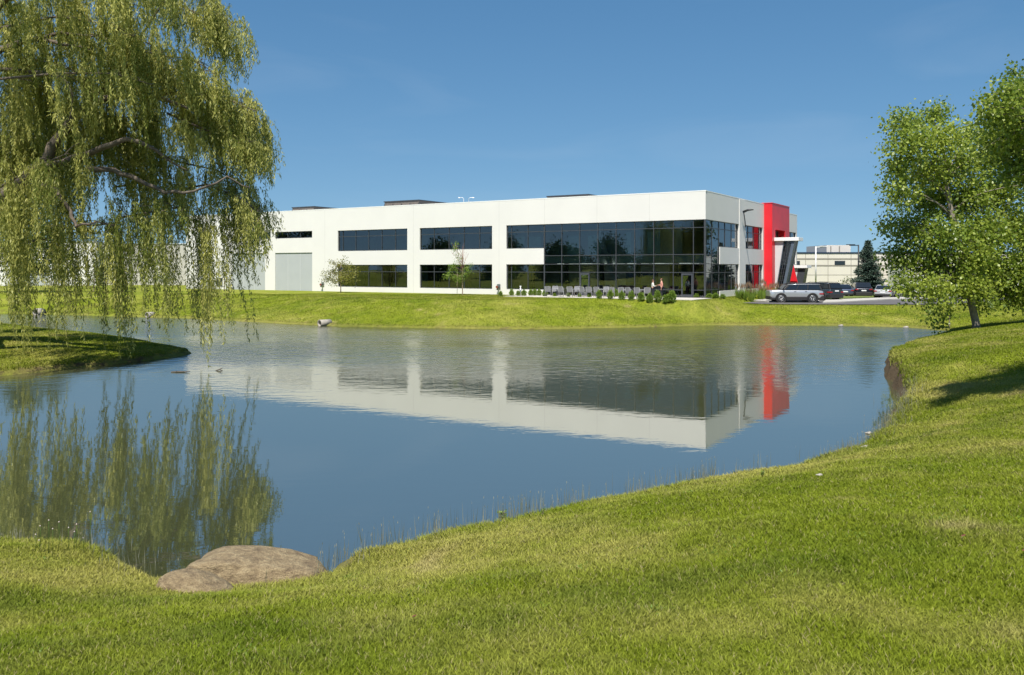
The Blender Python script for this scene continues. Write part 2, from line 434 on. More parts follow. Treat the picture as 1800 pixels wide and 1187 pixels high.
def rockmat():
    m, nt, b = mat('tan_boulder')
    N = nt.nodes.new; Lk = nt.links.new
    tc = N("ShaderNodeTexCoord")
    n = N("ShaderNodeTexNoise"); n.inputs["Scale"].default_value = 6.0; n.inputs["Detail"].default_value = 10; n.inputs["Roughness"].default_value = .68
    mp = N("ShaderNodeMapping"); mp.inputs["Scale"].default_value = (1, 1, 2.2); mp.inputs["Rotation"].default_value = (0, R(25), 0)
    Lk(tc.outputs["Object"], mp.inputs["Vector"]); Lk(mp.outputs["Vector"], n.inputs["Vector"])
    r = N("ShaderNodeValToRGB"); e = r.color_ramp.elements
    e[0].position = .34; e[0].color = (.15, .115, .078, 1); e[1].position = .68; e[1].color = (.38, .315, .215, 1)
    x = e.new(.5); x.color = (.255, .203, .135, 1)
    Lk(n.outputs["Fac"], r.inputs["Fac"])
    n2 = N("ShaderNodeTexNoise"); n2.inputs["Scale"].default_value = 60; n2.inputs["Detail"].default_value = 3; Lk(tc.outputs["Object"], n2.inputs["Vector"])
    mx = N("ShaderNodeMix"); mx.data_type = 'RGBA'; mx.blend_type = 'OVERLAY'; mx.inputs["Factor"].default_value = .75
    Lk(r.outputs["Color"], mx.inputs["A"]); Lk(n2.outputs["Fac"], mx.inputs["B"])
    hsv = N("ShaderNodeHueSaturation"); hsv.inputs["Saturation"].default_value = 1.28; Lk(mx.outputs["Result"], hsv.inputs["Color"])
    Lk(hsv.outputs["Color"], b.inputs["Base Color"])
    b.inputs["Roughness"].default_value = .88
    ad = N("ShaderNodeMath"); ad.operation = 'MULTIPLY_ADD'; ad.inputs[1].default_value = .15; Lk(n2.outputs["Fac"], ad.inputs[0]); Lk(n.outputs["Fac"], ad.inputs[2])
    bp = N("ShaderNodeBump"); bp.inputs["Distance"].default_value = .09; bp.inputs["Strength"].default_value = 1
    Lk(ad.outputs[0], bp.inputs["Height"]); Lk(bp.outputs["Normal"], b.inputs["Normal"])
    return m
M['rock'] = rockmat()
# ------------------------------------------------------------------ terrain
B0 = Vector((17.7, 78.0, 0)); BANG = math.atan2(.851, .525)      # the building's near corner; local x runs along its right side, local y along the long side
CS, SN = math.cos(BANG), math.sin(BANG)
def b2w(s, t): return (B0.x + CS * s - SN * t, B0.y + SN * s + CS * t)
def w2b(x, y):
    dx, dy = x - B0.x, y - B0.y
    return CS * dx + SN * dy, -SN * dx + CS * dy
BZ = 1.98                                                          # ground floor level
LZ = 1.45                                                          # car park level

POND = [(-45, 17), (-20, 16.2), (-12, 15.0), (-8.6, 14.35), (-7.2, 14.3), (-6.4, 13.95), (-5.9, 13.3), (-5.2, 12.7), (-4.4, 12.4), (-3.4, 12.6), (-2.8, 13.0), (-2.42, 13.8),
        (-1.39, 14.75), (0, 15.6), (2.03, 16.85), (4.1, 18.0), (6.0, 19.15), (7.65, 20.4), (9.2, 22.2), (10.7, 24.4), (12.9, 28.3),
        (14.5, 31.5), (15.9, 35.5), (17.3, 39.4), (19.5, 44), (23.7, 51), (29.3, 58.5), (33, 64), (31, 68), (27.8, 69.6), (21, 70.4), (15.9, 70.2),
        (9, 67.6), (2.2, 65.8), (-6.2, 66.9), (-13.8, 68.8), (-22.9, 74.7), (-30.3, 79.8), (-39, 83.6), (-46, 86.7), (-53, 89), (-85, 96), (-85, 84),
        (-60, 75), (-45, 69), (-37, 64), (-30, 59), (-24.5, 54.6), (-20.5, 50.2), (-18, 47.6), (-17.6, 46.4), (-18.7, 43.2), (-20.3, 40.6), (-21.5, 38.4),
        (-22.4, 36.8), (-27, 34.5), (-40, 33), (-52, 28), (-52, 20)]
PP = np.array(POND, float)
CTRL = np.array([  # x, y, plateau height, rise length, cut-bank lip
    (0, 0, 4.3, 13, .2), (-12, 8, 4.1, 13, .2), (8, 12, 4.1, 13, .18), (-4, 11, 4.3, 13, .04), (12, 24, 3.4, 10, .2), (18, 33, 2.7, 7, .8), (21, 38, 2.5, 7, .75), (14, 29, 3.2, 9, .35),
    (26, 46, 2.3, 7, .3), (34, 56, 1.9, 6, .2), (33, 72, 3.2, 16, .13), (15, 75, 4.6, 16, .1), (-10, 72, 4.6, 16, .12), (3, 70, 4.6, 16, .1), (24, 74, 4.2, 16, .1), (-25, 80, 4.6, 16, .12),
    (-40, 88, 4.6, 16, .14), (-21, 46, .9, 3, .2), (-25, 43, .95, 3, .2), (-32, 44, 1.0, 3, .2), (-45, 40, 1.3, 4, .3), (-70, 60, 1.6, 4, .2),
    (45, 40, 2.7, 7, .3), (30, 20, 3.6, 10, .3), (-40, 0, 4.2, 13, .2)], float)
def smooth(a, b, x):
    t = np.clip((x - a) / (b - a), 0, 1); return t * t * (3 - 2 * t)
def pond_sd(x, y):
    """signed distance to the waterline, positive on land"""
    n = len(PP); d2 = np.full(x.shape, 1e18); ins = np.zeros(x.shape, bool)
    for i in range(n):
        ax, ay = PP[i]; bx, by = PP[(i + 1) % n]
        ex, ey = bx - ax, by - ay
        t = np.clip(((x - ax) * ex + (y - ay) * ey) / (ex * ex + ey * ey), 0, 1)
        d2 = np.minimum(d2, (x - ax - t * ex) ** 2 + (y - ay - t * ey) ** 2)
        c = ((ay > y) != (by > y))
        ins ^= c & (x < (bx - ax) * (y - ay) / (by - ay + 1e-12) + ax)
    d = np.sqrt(d2)
    return np.where(ins, -d, d)
LOT = [(21.6, 80.3), (22.6, 78.2), (24.5, 77.2), (30, 76.6), (40, 76.6), (60, 78), (100, 84), (110, 112), (62, 112), (44, 109.5), (37.5, 103), (31.5, 94), (25.5, 85)]
def poly_sd(P, x, y):
    P = np.array(P, float); d2 = np.full(x.shape, 1e18); ins = np.zeros(x.shape, bool); n = len(P)
    for i in range(n):
        ax, ay = P[i]; bx, by = P[(i + 1) % n]; ex, ey = bx - ax, by - ay
        t = np.clip(((x - ax) * ex + (y - ay) * ey) / (ex * ex + ey * ey), 0, 1)
        d2 = np.minimum(d2, (x - ax - t * ex) ** 2 + (y - ay - t * ey) ** 2)
        c = ((ay > y) != (by > y)); ins ^= c & (x < (bx - ax) * (y - ay) / (by - ay + 1e-12) + ax)
    return np.where(ins, -np.sqrt(d2), np.sqrt(d2))
def ground_z(x, y, want_sd=False):
    x = np.asarray(x, float); y = np.asarray(y, float)
    shp = x.shape; x = x.ravel(); y = y.ravel()
    wob = (fbm(x * .8, y * .8, 3, 3) - .5) * .55
    sd = pond_sd(x, y) + wob * np.clip(1 - np.abs(y - 75) / 400, 0, 1)
    w = 1 / (((x[:, None] - CTRL[None, :, 0]) ** 2 + (y[:, None] - CTRL[None, :, 1]) ** 2) ** 2 + 1)
    w /= w.sum(1, keepdims=True)
    H = w @ CTRL[:, 2]; L = w @ CTRL[:, 3]; lip = w @ CTRL[:, 4]
    far = smooth(120, 220, np.hypot(x, y - 60)); H = H * (1 - far) + 1.9 * far
    dl = np.clip(sd, 0, None)
    lipf = smooth(-.12, .22, sd)
    z = lip * lipf + (H - lip) * (1 - np.exp(-dl / L))
    cap = np.where(y > 62, 1.93, 9.0); z = np.where(y > 58, np.minimum(z, np.interp(y, [58, 64], [3.5, 1.93])), z)
    z += (fbm(x * .35, y * .35, 9, 3) - .5) * .28 * np.clip(dl / 3, 0, 1) * (1 - far)
    s, t = w2b(x, y)
    # level pad under the building and its terrace
    dp = np.maximum(np.maximum(-5.2 - s, s - 40), np.maximum(-1.0 - t, t - 76))
    k = (1 - smooth(0, 2.2, dp)) * smooth(.4, 2.6, sd)
    z = z * (1 - k) + (BZ - .05) * k
    dlot = poly_sd(LOT, x, y)
    k = 1 - smooth(.2, 3.2, dlot)
    k = k * smooth(0, -1.0, np.maximum(np.maximum(-1.6 - s, s - 40), np.maximum(-1.2 - t, t - 76)) * -1)
    z = z * (1 - k) + (LZ - .05) * k
    z = np.where(sd < 0, np.minimum(z, -1.1 * (1 - np.exp(np.minimum(sd + .1, 0) / 1.2)) + lip * lipf), z)
    z = z.reshape(shp)
    return (z, sd.reshape(shp)) if want_sd else z
def gz(x, y): return float(ground_z(np.array([x]), np.array([y]))[0])
def px_at(px, py, d):
    """the point seen at photo pixel (px, py), d metres away"""
    return Vector(((px - 900) / F * d, d, CAM_Z - (py - HOR) / F * d))
_D = np.concatenate([np.arange(4, 30, .05), np.arange(30, 160, .1)])
def px_ground(px, py):
    x = (px - 900) / F * _D; z = CAM_Z - (py - HOR) / F * _D
    g = np.maximum(ground_z(x, _D), 0)
    h = np.nonzero(z <= g)[0]
    i = h[0] if len(h) else len(_D) - 1
    return Vector((x[i], _D[i], g[i]))

def lawn_tint(x, y):
    """albedo of the turf: fresh, yellowed and dark patches"""
    n1 = fbm(x * .22 + 3, y * .16, 21, 3); n2 = fbm(x * .9, y * .7 + 7, 33, 3); n3 = fbm(x * 3.1, y * 2.3, 41, 2)
    st = fbm(x * .10 + y * .05, y * .55 - x * .12, 55, 3)
    g = np.array([.198, .242, .018]); yel = np.array([.36, .340, .085]); dk = np.array([.098, .150, .010]); st_ = np.array([.44, .36, .18])
    yk = np.clip((n1 * .45 + n2 * .35 + n3 * .2 - .41) * 4.2, 0, 1)[..., None] * .9
    yk = yk * (1 - .45 * smooth(45, 62, y))[..., None]
    dkk = np.clip((st * .5 + n3 * .3 + (1 - n2) * .2 - .50) * 5.0, 0, 1)[..., None] * .65
    c = g * (1 - yk) + yel * yk
    c = c * (1 - dkk) + dk * dkk
    sk = np.clip((n2 - .74) * 6, 0, 1)[..., None] * .55
    return c * (1 - sk) + st_ * sk

def axis(a0, a1, f0, f1, step, grow=1.16):
    v = list(np.arange(f0, f1, step)); d = step; p = v[0]; lo = []
    while p > a0: d *= grow; p -= d; lo.append(p)
    d = step; p = v[-1]; hi = []
    while p < a1: d *= grow; p += d; hi.append(p)
    return np.array(lo[::-1] + v + hi)
xs = axis(-4000, 4000, -29, 36, .27); ys = axis(-600, 7000, 4, 92, .27)
GX, GY = np.meshgrid(xs, ys)
GZ, GSD = ground_z(GX, GY, True)
nx, ny = len(xs), len(ys)
idx = np.arange(nx * ny).reshape(ny, nx)
q = np.stack([idx[:-1, :-1], idx[:-1, 1:], idx[1:, 1:], idx[1:, :-1]], -1).reshape(-1, 4)
tn = lawn_tint(GX.ravel(), GY.ravel())
# muddy fringe along the waterline
fr = np.clip(1 - np.abs(GSD.ravel() - .1) / .5, 0, 1)[:, None] * .55
tn = tn * (1 - fr) + np.array([.16, .125, .06]) * fr
tn = np.concatenate([tn, 1 - smooth(.5, 1.3, GSD.ravel())[:, None]], 1)
ground = np_mesh("ground", np.stack([GX.ravel(), GY.ravel(), GZ.ravel()], 1), q.ravel(), np.arange(len(q)) * 4, M['ground'], tn, True)
tag(ground, "grassy banks and level ground around the pond", None, None, "structure")
mb = MB(); mb.add([(-87, 11, 0), (34.5, 11, 0), (34.5, 98, 0), (-87, 98, 0)], [(0, 1, 2, 3)])
water = mb.build("water", M['water'], recalc=False)
tag(water, "calm pond mirroring the white building", None, None, "structure")

# turf blades: dense near the camera, broader and sparser with distance
def turf():
    n = 2700000
    y0, y1 = 4.3, 92.0
    u = RNG.random(n)
    d = (math.sqrt(y0) + u * (math.sqrt(y1) - math.sqrt(y0))) ** 2
    x = (RNG.random(n) * 2 - 1) * (.72 * d + 3.0 * (1 - smooth(25, 60, d)))
    z, sd = ground_z(x, d, True)
    s, t = w2b(x, d)
    bld = (s > -.3) & (t > -.3) & (s < 36) & (t < 74)
    ter = (s > -5.2) & (s < .5) & (t > -.5) & (t < 18.6)
    keep = (sd > .06 + .12 * RNG.random(n)) & ~bld & ~ter & (poly_sd(LOT, x, d) > .25)
    x, d, z, sd = x[keep], d[keep], z[keep], sd[keep]
    n = len(x)
    cl = lawn_tint(x, d)
    shore = np.clip(1 - sd / 1.1, 0, 1)
    lng = vnoise(x * 1.3, d * 1.3, 77)
    hgt = (.021 + .021 * RNG.random(n)) * (1 - .35 * smooth(35, 60, d)) * (1 + .5 * lng) * (1 + np.clip(d / 60, 0, .8)) * (1 + 1.2 * shore * (d < 40))
    wid = .0021 + .00034 * d
    ang = RNG.random(n) * 2 * math.pi
    lean = .35 + .75 * RNG.random(n)
    la = RNG.random(n) * 2 * math.pi
    wx, wy = np.cos(ang) * wid, np.sin(ang) * wid
    lx, ly = np.cos(la) * hgt * lean, np.sin(la) * hgt * lean
    P = np.stack([x, d, z - .012], 1)
    W = np.stack([wx, wy, np.zeros(n)], 1)
    Lm = np.stack([lx * .35, ly * .35, hgt * .6], 1); Lt = np.stack([lx, ly, hgt], 1)
    V = np.stack([P - W, P + W, P + Lm + W * .75, P + Lm - W * .75, P + Lt], 1).reshape(-1, 3)
    b = np.arange(n)[:, None] * 5
    lo = (b + np.array([0, 1, 2, 3, 3, 2, 4])).ravel()
    stt = (np.arange(n)[:, None] * 7 + np.array([0, 4])).ravel()
    v = (.66 + .7 * RNG.random(n))[:, None]; v = 1 + (v - 1) * (1 - .65 * smooth(20, 60, d))[:, None]
    c = cl * v
    dry = (RNG.random(n) < .06)[:, None]
    c = np.where(dry, np.array([.34, .30, .13]), c)
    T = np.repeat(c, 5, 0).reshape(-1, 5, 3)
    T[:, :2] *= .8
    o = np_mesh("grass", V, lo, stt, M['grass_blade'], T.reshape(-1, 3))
    tag(o, "mown lawn grass covering the banks of the pond", "grass", None, "stuff")
turf()

# ------------------------------------------------------------------ car park, terrace, paths
def sheet(name, pts, z, m, label, thick=None):
    mb = MB()
    if thick: mb.prism([(x, y, z - thick) for x, y in pts], (0, 0, thick))
    else: mb.add([(x, y, z) for x, y in pts], [tuple(range(len(pts)))])
    o = mb.build(name, m); 
    return tag(o, label, None, None, "structure")
sheet("parking_lot", LOT, LZ, M['asphalt'], "asphalt car park beside the building")
def pz(px, py, z=LZ):
    d = (CAM_Z - z) * F / (py - HOR); return ((px - 900) / F * d, d)
sheet("kerb", [pz(1446, 533), pz(1452, 528.5), pz(1500, 526.6), pz(1560, 524.4), pz(1640, 523.2), pz(1640, 525.2), pz(1568, 527), pz(1515, 530), pz(1480, 532)], LZ + .10, M['kerb'], "pale concrete apron across the car park", .2)
sheet("sidewalk", [pz(1310, 528.6), pz(1352, 527.0), pz(1440, 528.2), pz(1440, 531.5), pz(1350, 531.6)], LZ + .11, M['kerb'], "pale concrete path by the car park", .3)
gi = sheet("traffic_island", [pz(1449, 525), pz(1449, 522.6), pz(1545, 521.9), pz(1552, 523.4), pz(1500, 525.4), pz(1452, 527.4)], LZ + .13, M['shrub_leaf'], "grass island in the car park", .25)
_isl = simple('island_turf', (.13, .17, .03), .9, vary=.3, scale=4, bump=.03, bscale=12)
gi.data.materials[0] = _isl
terr = [b2w(*p) for p in [(-.02, 18.6), (-5.2, 18.6), (-5.3, 6), (-5.0, -.6), (-.02, -.6)]]
sheet("terrace", terr, BZ, M['concrete'], "concrete terrace in front of the glazing", .5)

# ------------------------------------------------------------------ the white building
bldg = empty("office_building", (B0.x, B0.y, 0), BANG, "long white two-storey building with dark glazing and a red entrance tower", "building")
LF = lambda a, o, z: (-o, a, z)     # long side: a runs along it, o is outward
RF = lambda a, o, z: (a, -o, z)     # right side
def fbox(mb, f, a0, a1, o0, o1, z0, z1, mi=0):
    p = f(a0, o0, z0); q_ = f(a1, o1, z1)
    mb.box(min(p[0], q_[0]), max(p[0], q_[0]), min(p[1], q_[1]), max(p[1], q_[1]), z0, z1, mi)
def wall(mb, f, a0, a1, z0, z1, ops, th=.3, out=0.0, caps=True):
    A = sorted({a0, a1, *[o[0] for o in ops], *[o[1] for o in ops]}); Z = sorted({z0, z1, *[o[2] for o in ops], *[o[3] for o in ops]})
    A = [a for a in A if a0 <= a <= a1]; Z = [z for z in Z if z0 <= z <= z1]
    def hole(i, j):
        if i < 0 or j < 0 or i >= len(A) - 1 or j >= len(Z) - 1: return True
        a = (A[i] + A[i + 1]) / 2; z = (Z[j] + Z[j + 1]) / 2
        return any(o[0] < a < o[1] and o[2] < z < o[3] for o in ops)
    o0, o1 = out, out - th
    for i in range(len(A) - 1):
        for j in range(len(Z) - 1):
            if hole(i, j): continue
            a, b, c, d = A[i], A[i + 1], Z[j], Z[j + 1]
            for o_ in (o0, o1): mb.add([f(a, o_, c), f(b, o_, c), f(b, o_, d), f(a, o_, d)], [(0, 1, 2, 3)])
            for di, dj, p, r in ((-1, 0, (a, c), (a, d)), (1, 0, (b, c), (b, d)), (0, -1, (a, c), (b, c)), (0, 1, (a, d), (b, d))):
                if hole(i + di, j + dj):
                    mb.add([f(p[0], o0, p[1]), f(r[0], o0, r[1]), f(r[0], o1, r[1]), f(p[0], o1, p[1])], [(0, 1, 2, 3)])
TOP = 11.75; UZ0, UZ1, LZ0, LZ1 = 6.73, 9.18, 2.5, 5.1
CW = 17.0; CR = 4.15
lops = [(0, CW, 1.6, UZ1), (CW, 21.5, UZ0, UZ1), (CW, 21.5, LZ0, LZ1),
        (23.27, 32.9, UZ0, UZ1), (23.27, 32.9, LZ0, LZ1), (34.67, 45.2, UZ0, UZ1), (34.67, 45.2, LZ0, LZ1),
        (49.4, 55.8, 8.42, 9.25), (56.6, 61.4, 8.42, 9.25), (65.6, 66.9, 2.25, 3.4)]
rops = [(0, CR, 1.6, UZ1), (CR, 10.2, UZ0, UZ1), (CR, 10.2, LZ0, LZ1), (12.4, 19.0, UZ0, UZ1), (12.4, 19.0, LZ0, LZ1)]
mb = MB()
wall(mb, LF, 0, 73, 1.6, TOP, lops + [(49.4, 55.8, 1.6, 6.62), (57.6, 63.8, 1.6, 6.62)])
wall(mb, RF, .3, 27.1, 1.6, TOP, rops)
wall(mb, RF, 27.1, 34.7, 1.6, 11.35, [(28.0, 34.2, 5.2, 9.15), (28.0, 34.2, 1.9, 4.6)])
fbox(mb, RF, 34.4, 34.7, -73, -.3, 1.6, TOP - .4)
fbox(mb, LF, 72.7, 73, -34.4, -.3, 1.6, TOP)
mb.build("wall", M['white_wall'], bldg)
mb = MB()
for a0, a1 in ((10.2, 12.4),): fbox(mb, RF, a0 + .05, a1 - .05, .002, .05, 1.7, TOP - .01)
mb.build("pilaster", M['white_wall'], bldg)
mb = MB()
for f, a0, a1, zt in ((LF, -.04, 73.04, TOP), (RF, .32, 27.1, TOP), (RF, 27.1, 34.74, 11.35)):
    fbox(mb, f, a0, a1, -.34, .012, zt, zt + .09)
mb.build("coping", M['white_trim'], bldg)
mb = MB(); mb.box(.3, 34.4, .3, 72.7, 10.7, 10.9); mb.build("roof", M['roof'], bldg)
# hairline joints between the wall panels
seam = simple('panel_joint', (.50, .49, .465), .8)
for t_ in (22.4, 33.8, 47.3, 56.2, 64.6, 69):
    mb = MB(); fbox(mb, LF, t_ - .012, t_ + .012, .0005, .003, 1.7, TOP - .01) if t_ not in (56.2,) else fbox(mb, LF, t_ - .012, t_ + .012, .0005, .003, 9.3, TOP - .01)
    mb.build("panel_joint", seam, bldg)
for t_ in (5.5, 11.0, 16.9):
    mb = MB(); fbox(mb, LF, t_ - .012, t_ + .012, .0005, .003, UZ1 + .02, TOP - .01); mb.build("panel_joint", seam, bldg)
# recessed grey bays
for a0, a1 in ((49.4, 55.8), (57.6, 63.8)):
    mb = MB(); fbox(mb, LF, a0, a1, -.28, -.10, 1.6, 6.62)
    k = (a0 + a1) / 2
    mb.build("dock_door", M['grey_panel'], bldg)
    mb = MB(); 
    for q_ in (.33, .66): fbox(mb, LF, a0 + (a1 - a0) * q_ - .02, a0 + (a1 - a0) * q_ + .02, -.10, -.085, 1.7, 6.6)
    mb.build("panel_seam", M['light_grey'], bldg)

def glazing(f, a0, a1, z0, z1, mull, trans, nm="window", inset=.14, w=.07):
    mb = MB()
    o0, o1 = -inset - .10, -inset
    fbox(mb, f, a0, a0 + w, o0, o1, z0, z1); fbox(mb, f, a1 - w, a1, o0, o1, z0, z1)
    fbox(mb, f, a0 + w, a1 - w, o0, o1, z1 - w, z1); fbox(mb, f, a0 + w, a1 - w, o0, o1, z0, z0 + w)
    for m_ in mull: fbox(mb, f, m_ - w / 2, m_ + w / 2, o0 + .002, o1 - .004, z0 + w, z1 - w)
    A = [a0 + w] + sorted(mull) + [a1 - w]
    for i in range(len(A) - 1):
        l = A[i] + (w / 2 if i else 0); r = A[i + 1] - (w / 2 if i < len(A) - 2 else 0)
        for t_ in trans: fbox(mb, f, l, r, o0 + .004, o1 - .008, t_ - w / 2, t_ + w / 2)
    fr_ = mb.build(nm, M['dark_frame'], bldg)
    mb = MB()
    Zs = [z0] + sorted(trans) + [z1]
    for i in range(len(A) - 1):
        for j in range(len(Zs) - 1):
            e = [random.uniform(-.004, .004) for _ in range(3)]
            o_ = -inset - .05
            mb.add([f(A[i], o_ + e[0], Zs[j]), f(A[i + 1], o_ + e[1], Zs[j]), f(A[i + 1], o_ + e[1] + e[2], Zs[j + 1]), f(A[i], o_ + e[0] + e[2], Zs[j + 1])], [(3, 2, 1, 0)] if f is LF else [(0, 1, 2, 3)])
    mb.build("pane", M['glass'], fr_, recalc=False)
    return fr_
glazing(LF, .1, CW - .01, BZ, UZ1, [1.2, 3.15, 5.1, 7.05, 9.0, 10.95, 12.95, 14.97], [8.45, 5.97, 5.1, 4.30, 2.68], "curtain_wall", .08)
glazing(RF, .1, CR - .01, BZ, UZ1, [2.05], [8.45, 5.97, 5.1, 4.30, 2.68], "curtain_wall", .08)
mb = MB(); mb.box(.0, .16, .0, .16, BZ, UZ1 - .002); mb.build("corner_post", M['dark_frame'], bldg)
for (a0, a1, mu) in ((CW + .01, 21.5, [18.95, 20.95]), (23.27, 32.9, [24.96, 26.97, 28.98, 31.0]), (34.67, 45.2, [36.5, 38.5, 40.5, 42.5, 44.5])):
    glazing(LF, a0, a1, UZ0, UZ1, mu, [8.45]); glazing(LF, a0, a1, LZ0, LZ1, mu, [4.30])
glazing(LF, 49.4, 55.8, 8.42, 9.25, [51.5, 53.7], []); glazing(LF, 56.6, 61.4, 8.42, 9.25, [58.2, 59.8], [])
glazing(RF, CR + .01, 10.2, UZ0, UZ1, [6.15, 8.2], [8.45]); glazing(RF, CR + .01, 10.2, LZ0, LZ1, [6.15, 8.2], [4.30])
glazing(RF, 12.4, 19.0, UZ0, UZ1, [13.9, 16.0, 18.1], [8.45]); glazing(RF, 12.4, 19.0, LZ0, LZ1, [13.9, 16.0, 18.1], [4.30])
glazing(RF, 28.0, 34.2, 5.2, 9.15, [30, 32], [8.4, 6.8]); glazing(RF, 28.0, 34.2, 1.9, 4.6, [30, 32], [4.0])
mb = MB(); fbox(mb, LF, 65.6, 66.9, -.25, -.12, 2.25, 3.4); 
for k in range(7): fbox(mb, LF, 65.65, 66.85, -.12, -.08, 2.32 + k * .15, 2.40 + k * .15)
mb.build("louvre_vent", M['charcoal'], bldg)
# doors set in the curtain wall
for a0, a1 in ((1.25, 2.35), (11.85, 12.9)):
    d = MB(); o0, o1 = -.17, -.045; w = .13
    fbox(d, LF, a0, a0 + w, o0, o1, BZ + .02, 4.22); fbox(d, LF, a1 - w, a1, o0, o1, BZ + .02, 4.22)
    fbox(d, LF, a0 + w, a1 - w, o0, o1, 4.05, 4.22); fbox(d, LF, a0 + w, a1 - w, o0, o1, BZ + .02, BZ + .28)
    do = d.build("door", M['steel_blue'] if False else M['charcoal'], bldg)
    d = MB(); fbox(d, LF, a0 + w, a1 - w, -.075, -.07, BZ + .28, 4.05); d.build("pane", M['glass'], do)
    d = MB(); x_ = a1 - .09
    d.tube([LF(x_, -.04, 2.9), LF(x_, .03, 2.9), LF(x_, .03, 3.2), LF(x_, -.04, 3.2)], .014, 6); d.build("handle", M['alloy'], do)
# interior seen through the glass
mb = MB(); mb.box(.32, 12, .32, 8.7, 5.2, 5.95); mb.box(1.7, 12, 8.7, 11.9, 5.2, 5.95); mb.box(.32, 12, 11.9, 47, 5.2, 5.95); mb.box(12.0, 30, .32, 47, 5.2, 5.9)
mb.build("floor_slab", M['interior'], bldg)
mb = MB(); mb.box(.30, 30, .34, 47, 1.72, 1.96); mb.build("ground_floor", M['interior_dark'], bldg)
mb = MB(); mb.box(.32, 30, .34, 47, 9.4, 9.55); mb.build("ceiling", M['interior'], bldg)
mb = MB(); mb.box(9.0, 9.15, 7.0, 47, 1.97, 5.19); mb.box(10.0, 10.15, 6.0, 47, 5.96, 9.39); mb.box(.4, 9, 47, 47.2, 1.97, 9.39)
mb.box(20, 20.2, .4, 7, 1.97, 9.39); mb.box(3.0, 9.0, 22.2, 22.35, 1.97, 5.19); mb.box(3, 9, 34, 34.15, 5.96, 9.39); mb.box(3, 9, 22.5, 22.65, 5.96, 9.39); mb.box(3, 9, 34, 34.15, 1.97, 5.19)
mb.build("interior_wall", M['interior'], bldg)
for t0, t1, z0, z1 in ((7.9, 8.5, 6.0, 8.2), (5.6, 6.2, 6.0, 8.2), (4.9, 5.4, 6.0, 8.3), (13.6, 14.9, 6.0, 8.0), (11.2, 12.6, 6.0, 8.0), (18.0, 19.6, 6.7, 8.0), (20, 21, 6.7, 8.0)):
    mb = MB(); mb.box(1.2, 1.25, t0, t1, z0, z1); mb.build("glass_partition", M['teal'], bldg)
mb = MB()
mb.hexa([(.9, 8.9, 2.0), (1.5, 8.9, 2.0), (1.5, 9.3, 2.0), (.9, 9.3, 2.0), (.9, 11.2, 9.0), (1.5, 11.2, 9.0), (1.5, 11.6, 9.0), (.9, 11.6, 9.0)])
mb.build("slanted_column", M['light_grey'], bldg)
for t_ in (3.2, 7.1, 11.0, 15.0, 19.0, 27, 31, 38, 42):
    mb = MB(); mb.box(1.0, 1.35, t_ - .17, t_ + .17, 1.97, 5.19); mb.build("column", M['interior_dark'], bldg)
fillm, nt_, b_ = mat('added_fill_glow'); b_.inputs["Emission Color"].default_value = (1, .97, .9, 1); b_.inputs["Emission Strength"].default_value = .9  # glowing strips added under the slab to brighten the interior
for k in range(6):
    for j in range(3):
        mb = MB(); mb.box(1.4 + j * 2.4, 1.6 + j * 2.4, 2 + k * 2.6, 3.2 + k * 2.6, 5.12, 5.17); mb.build("added_fill_strip", fillm, bldg)
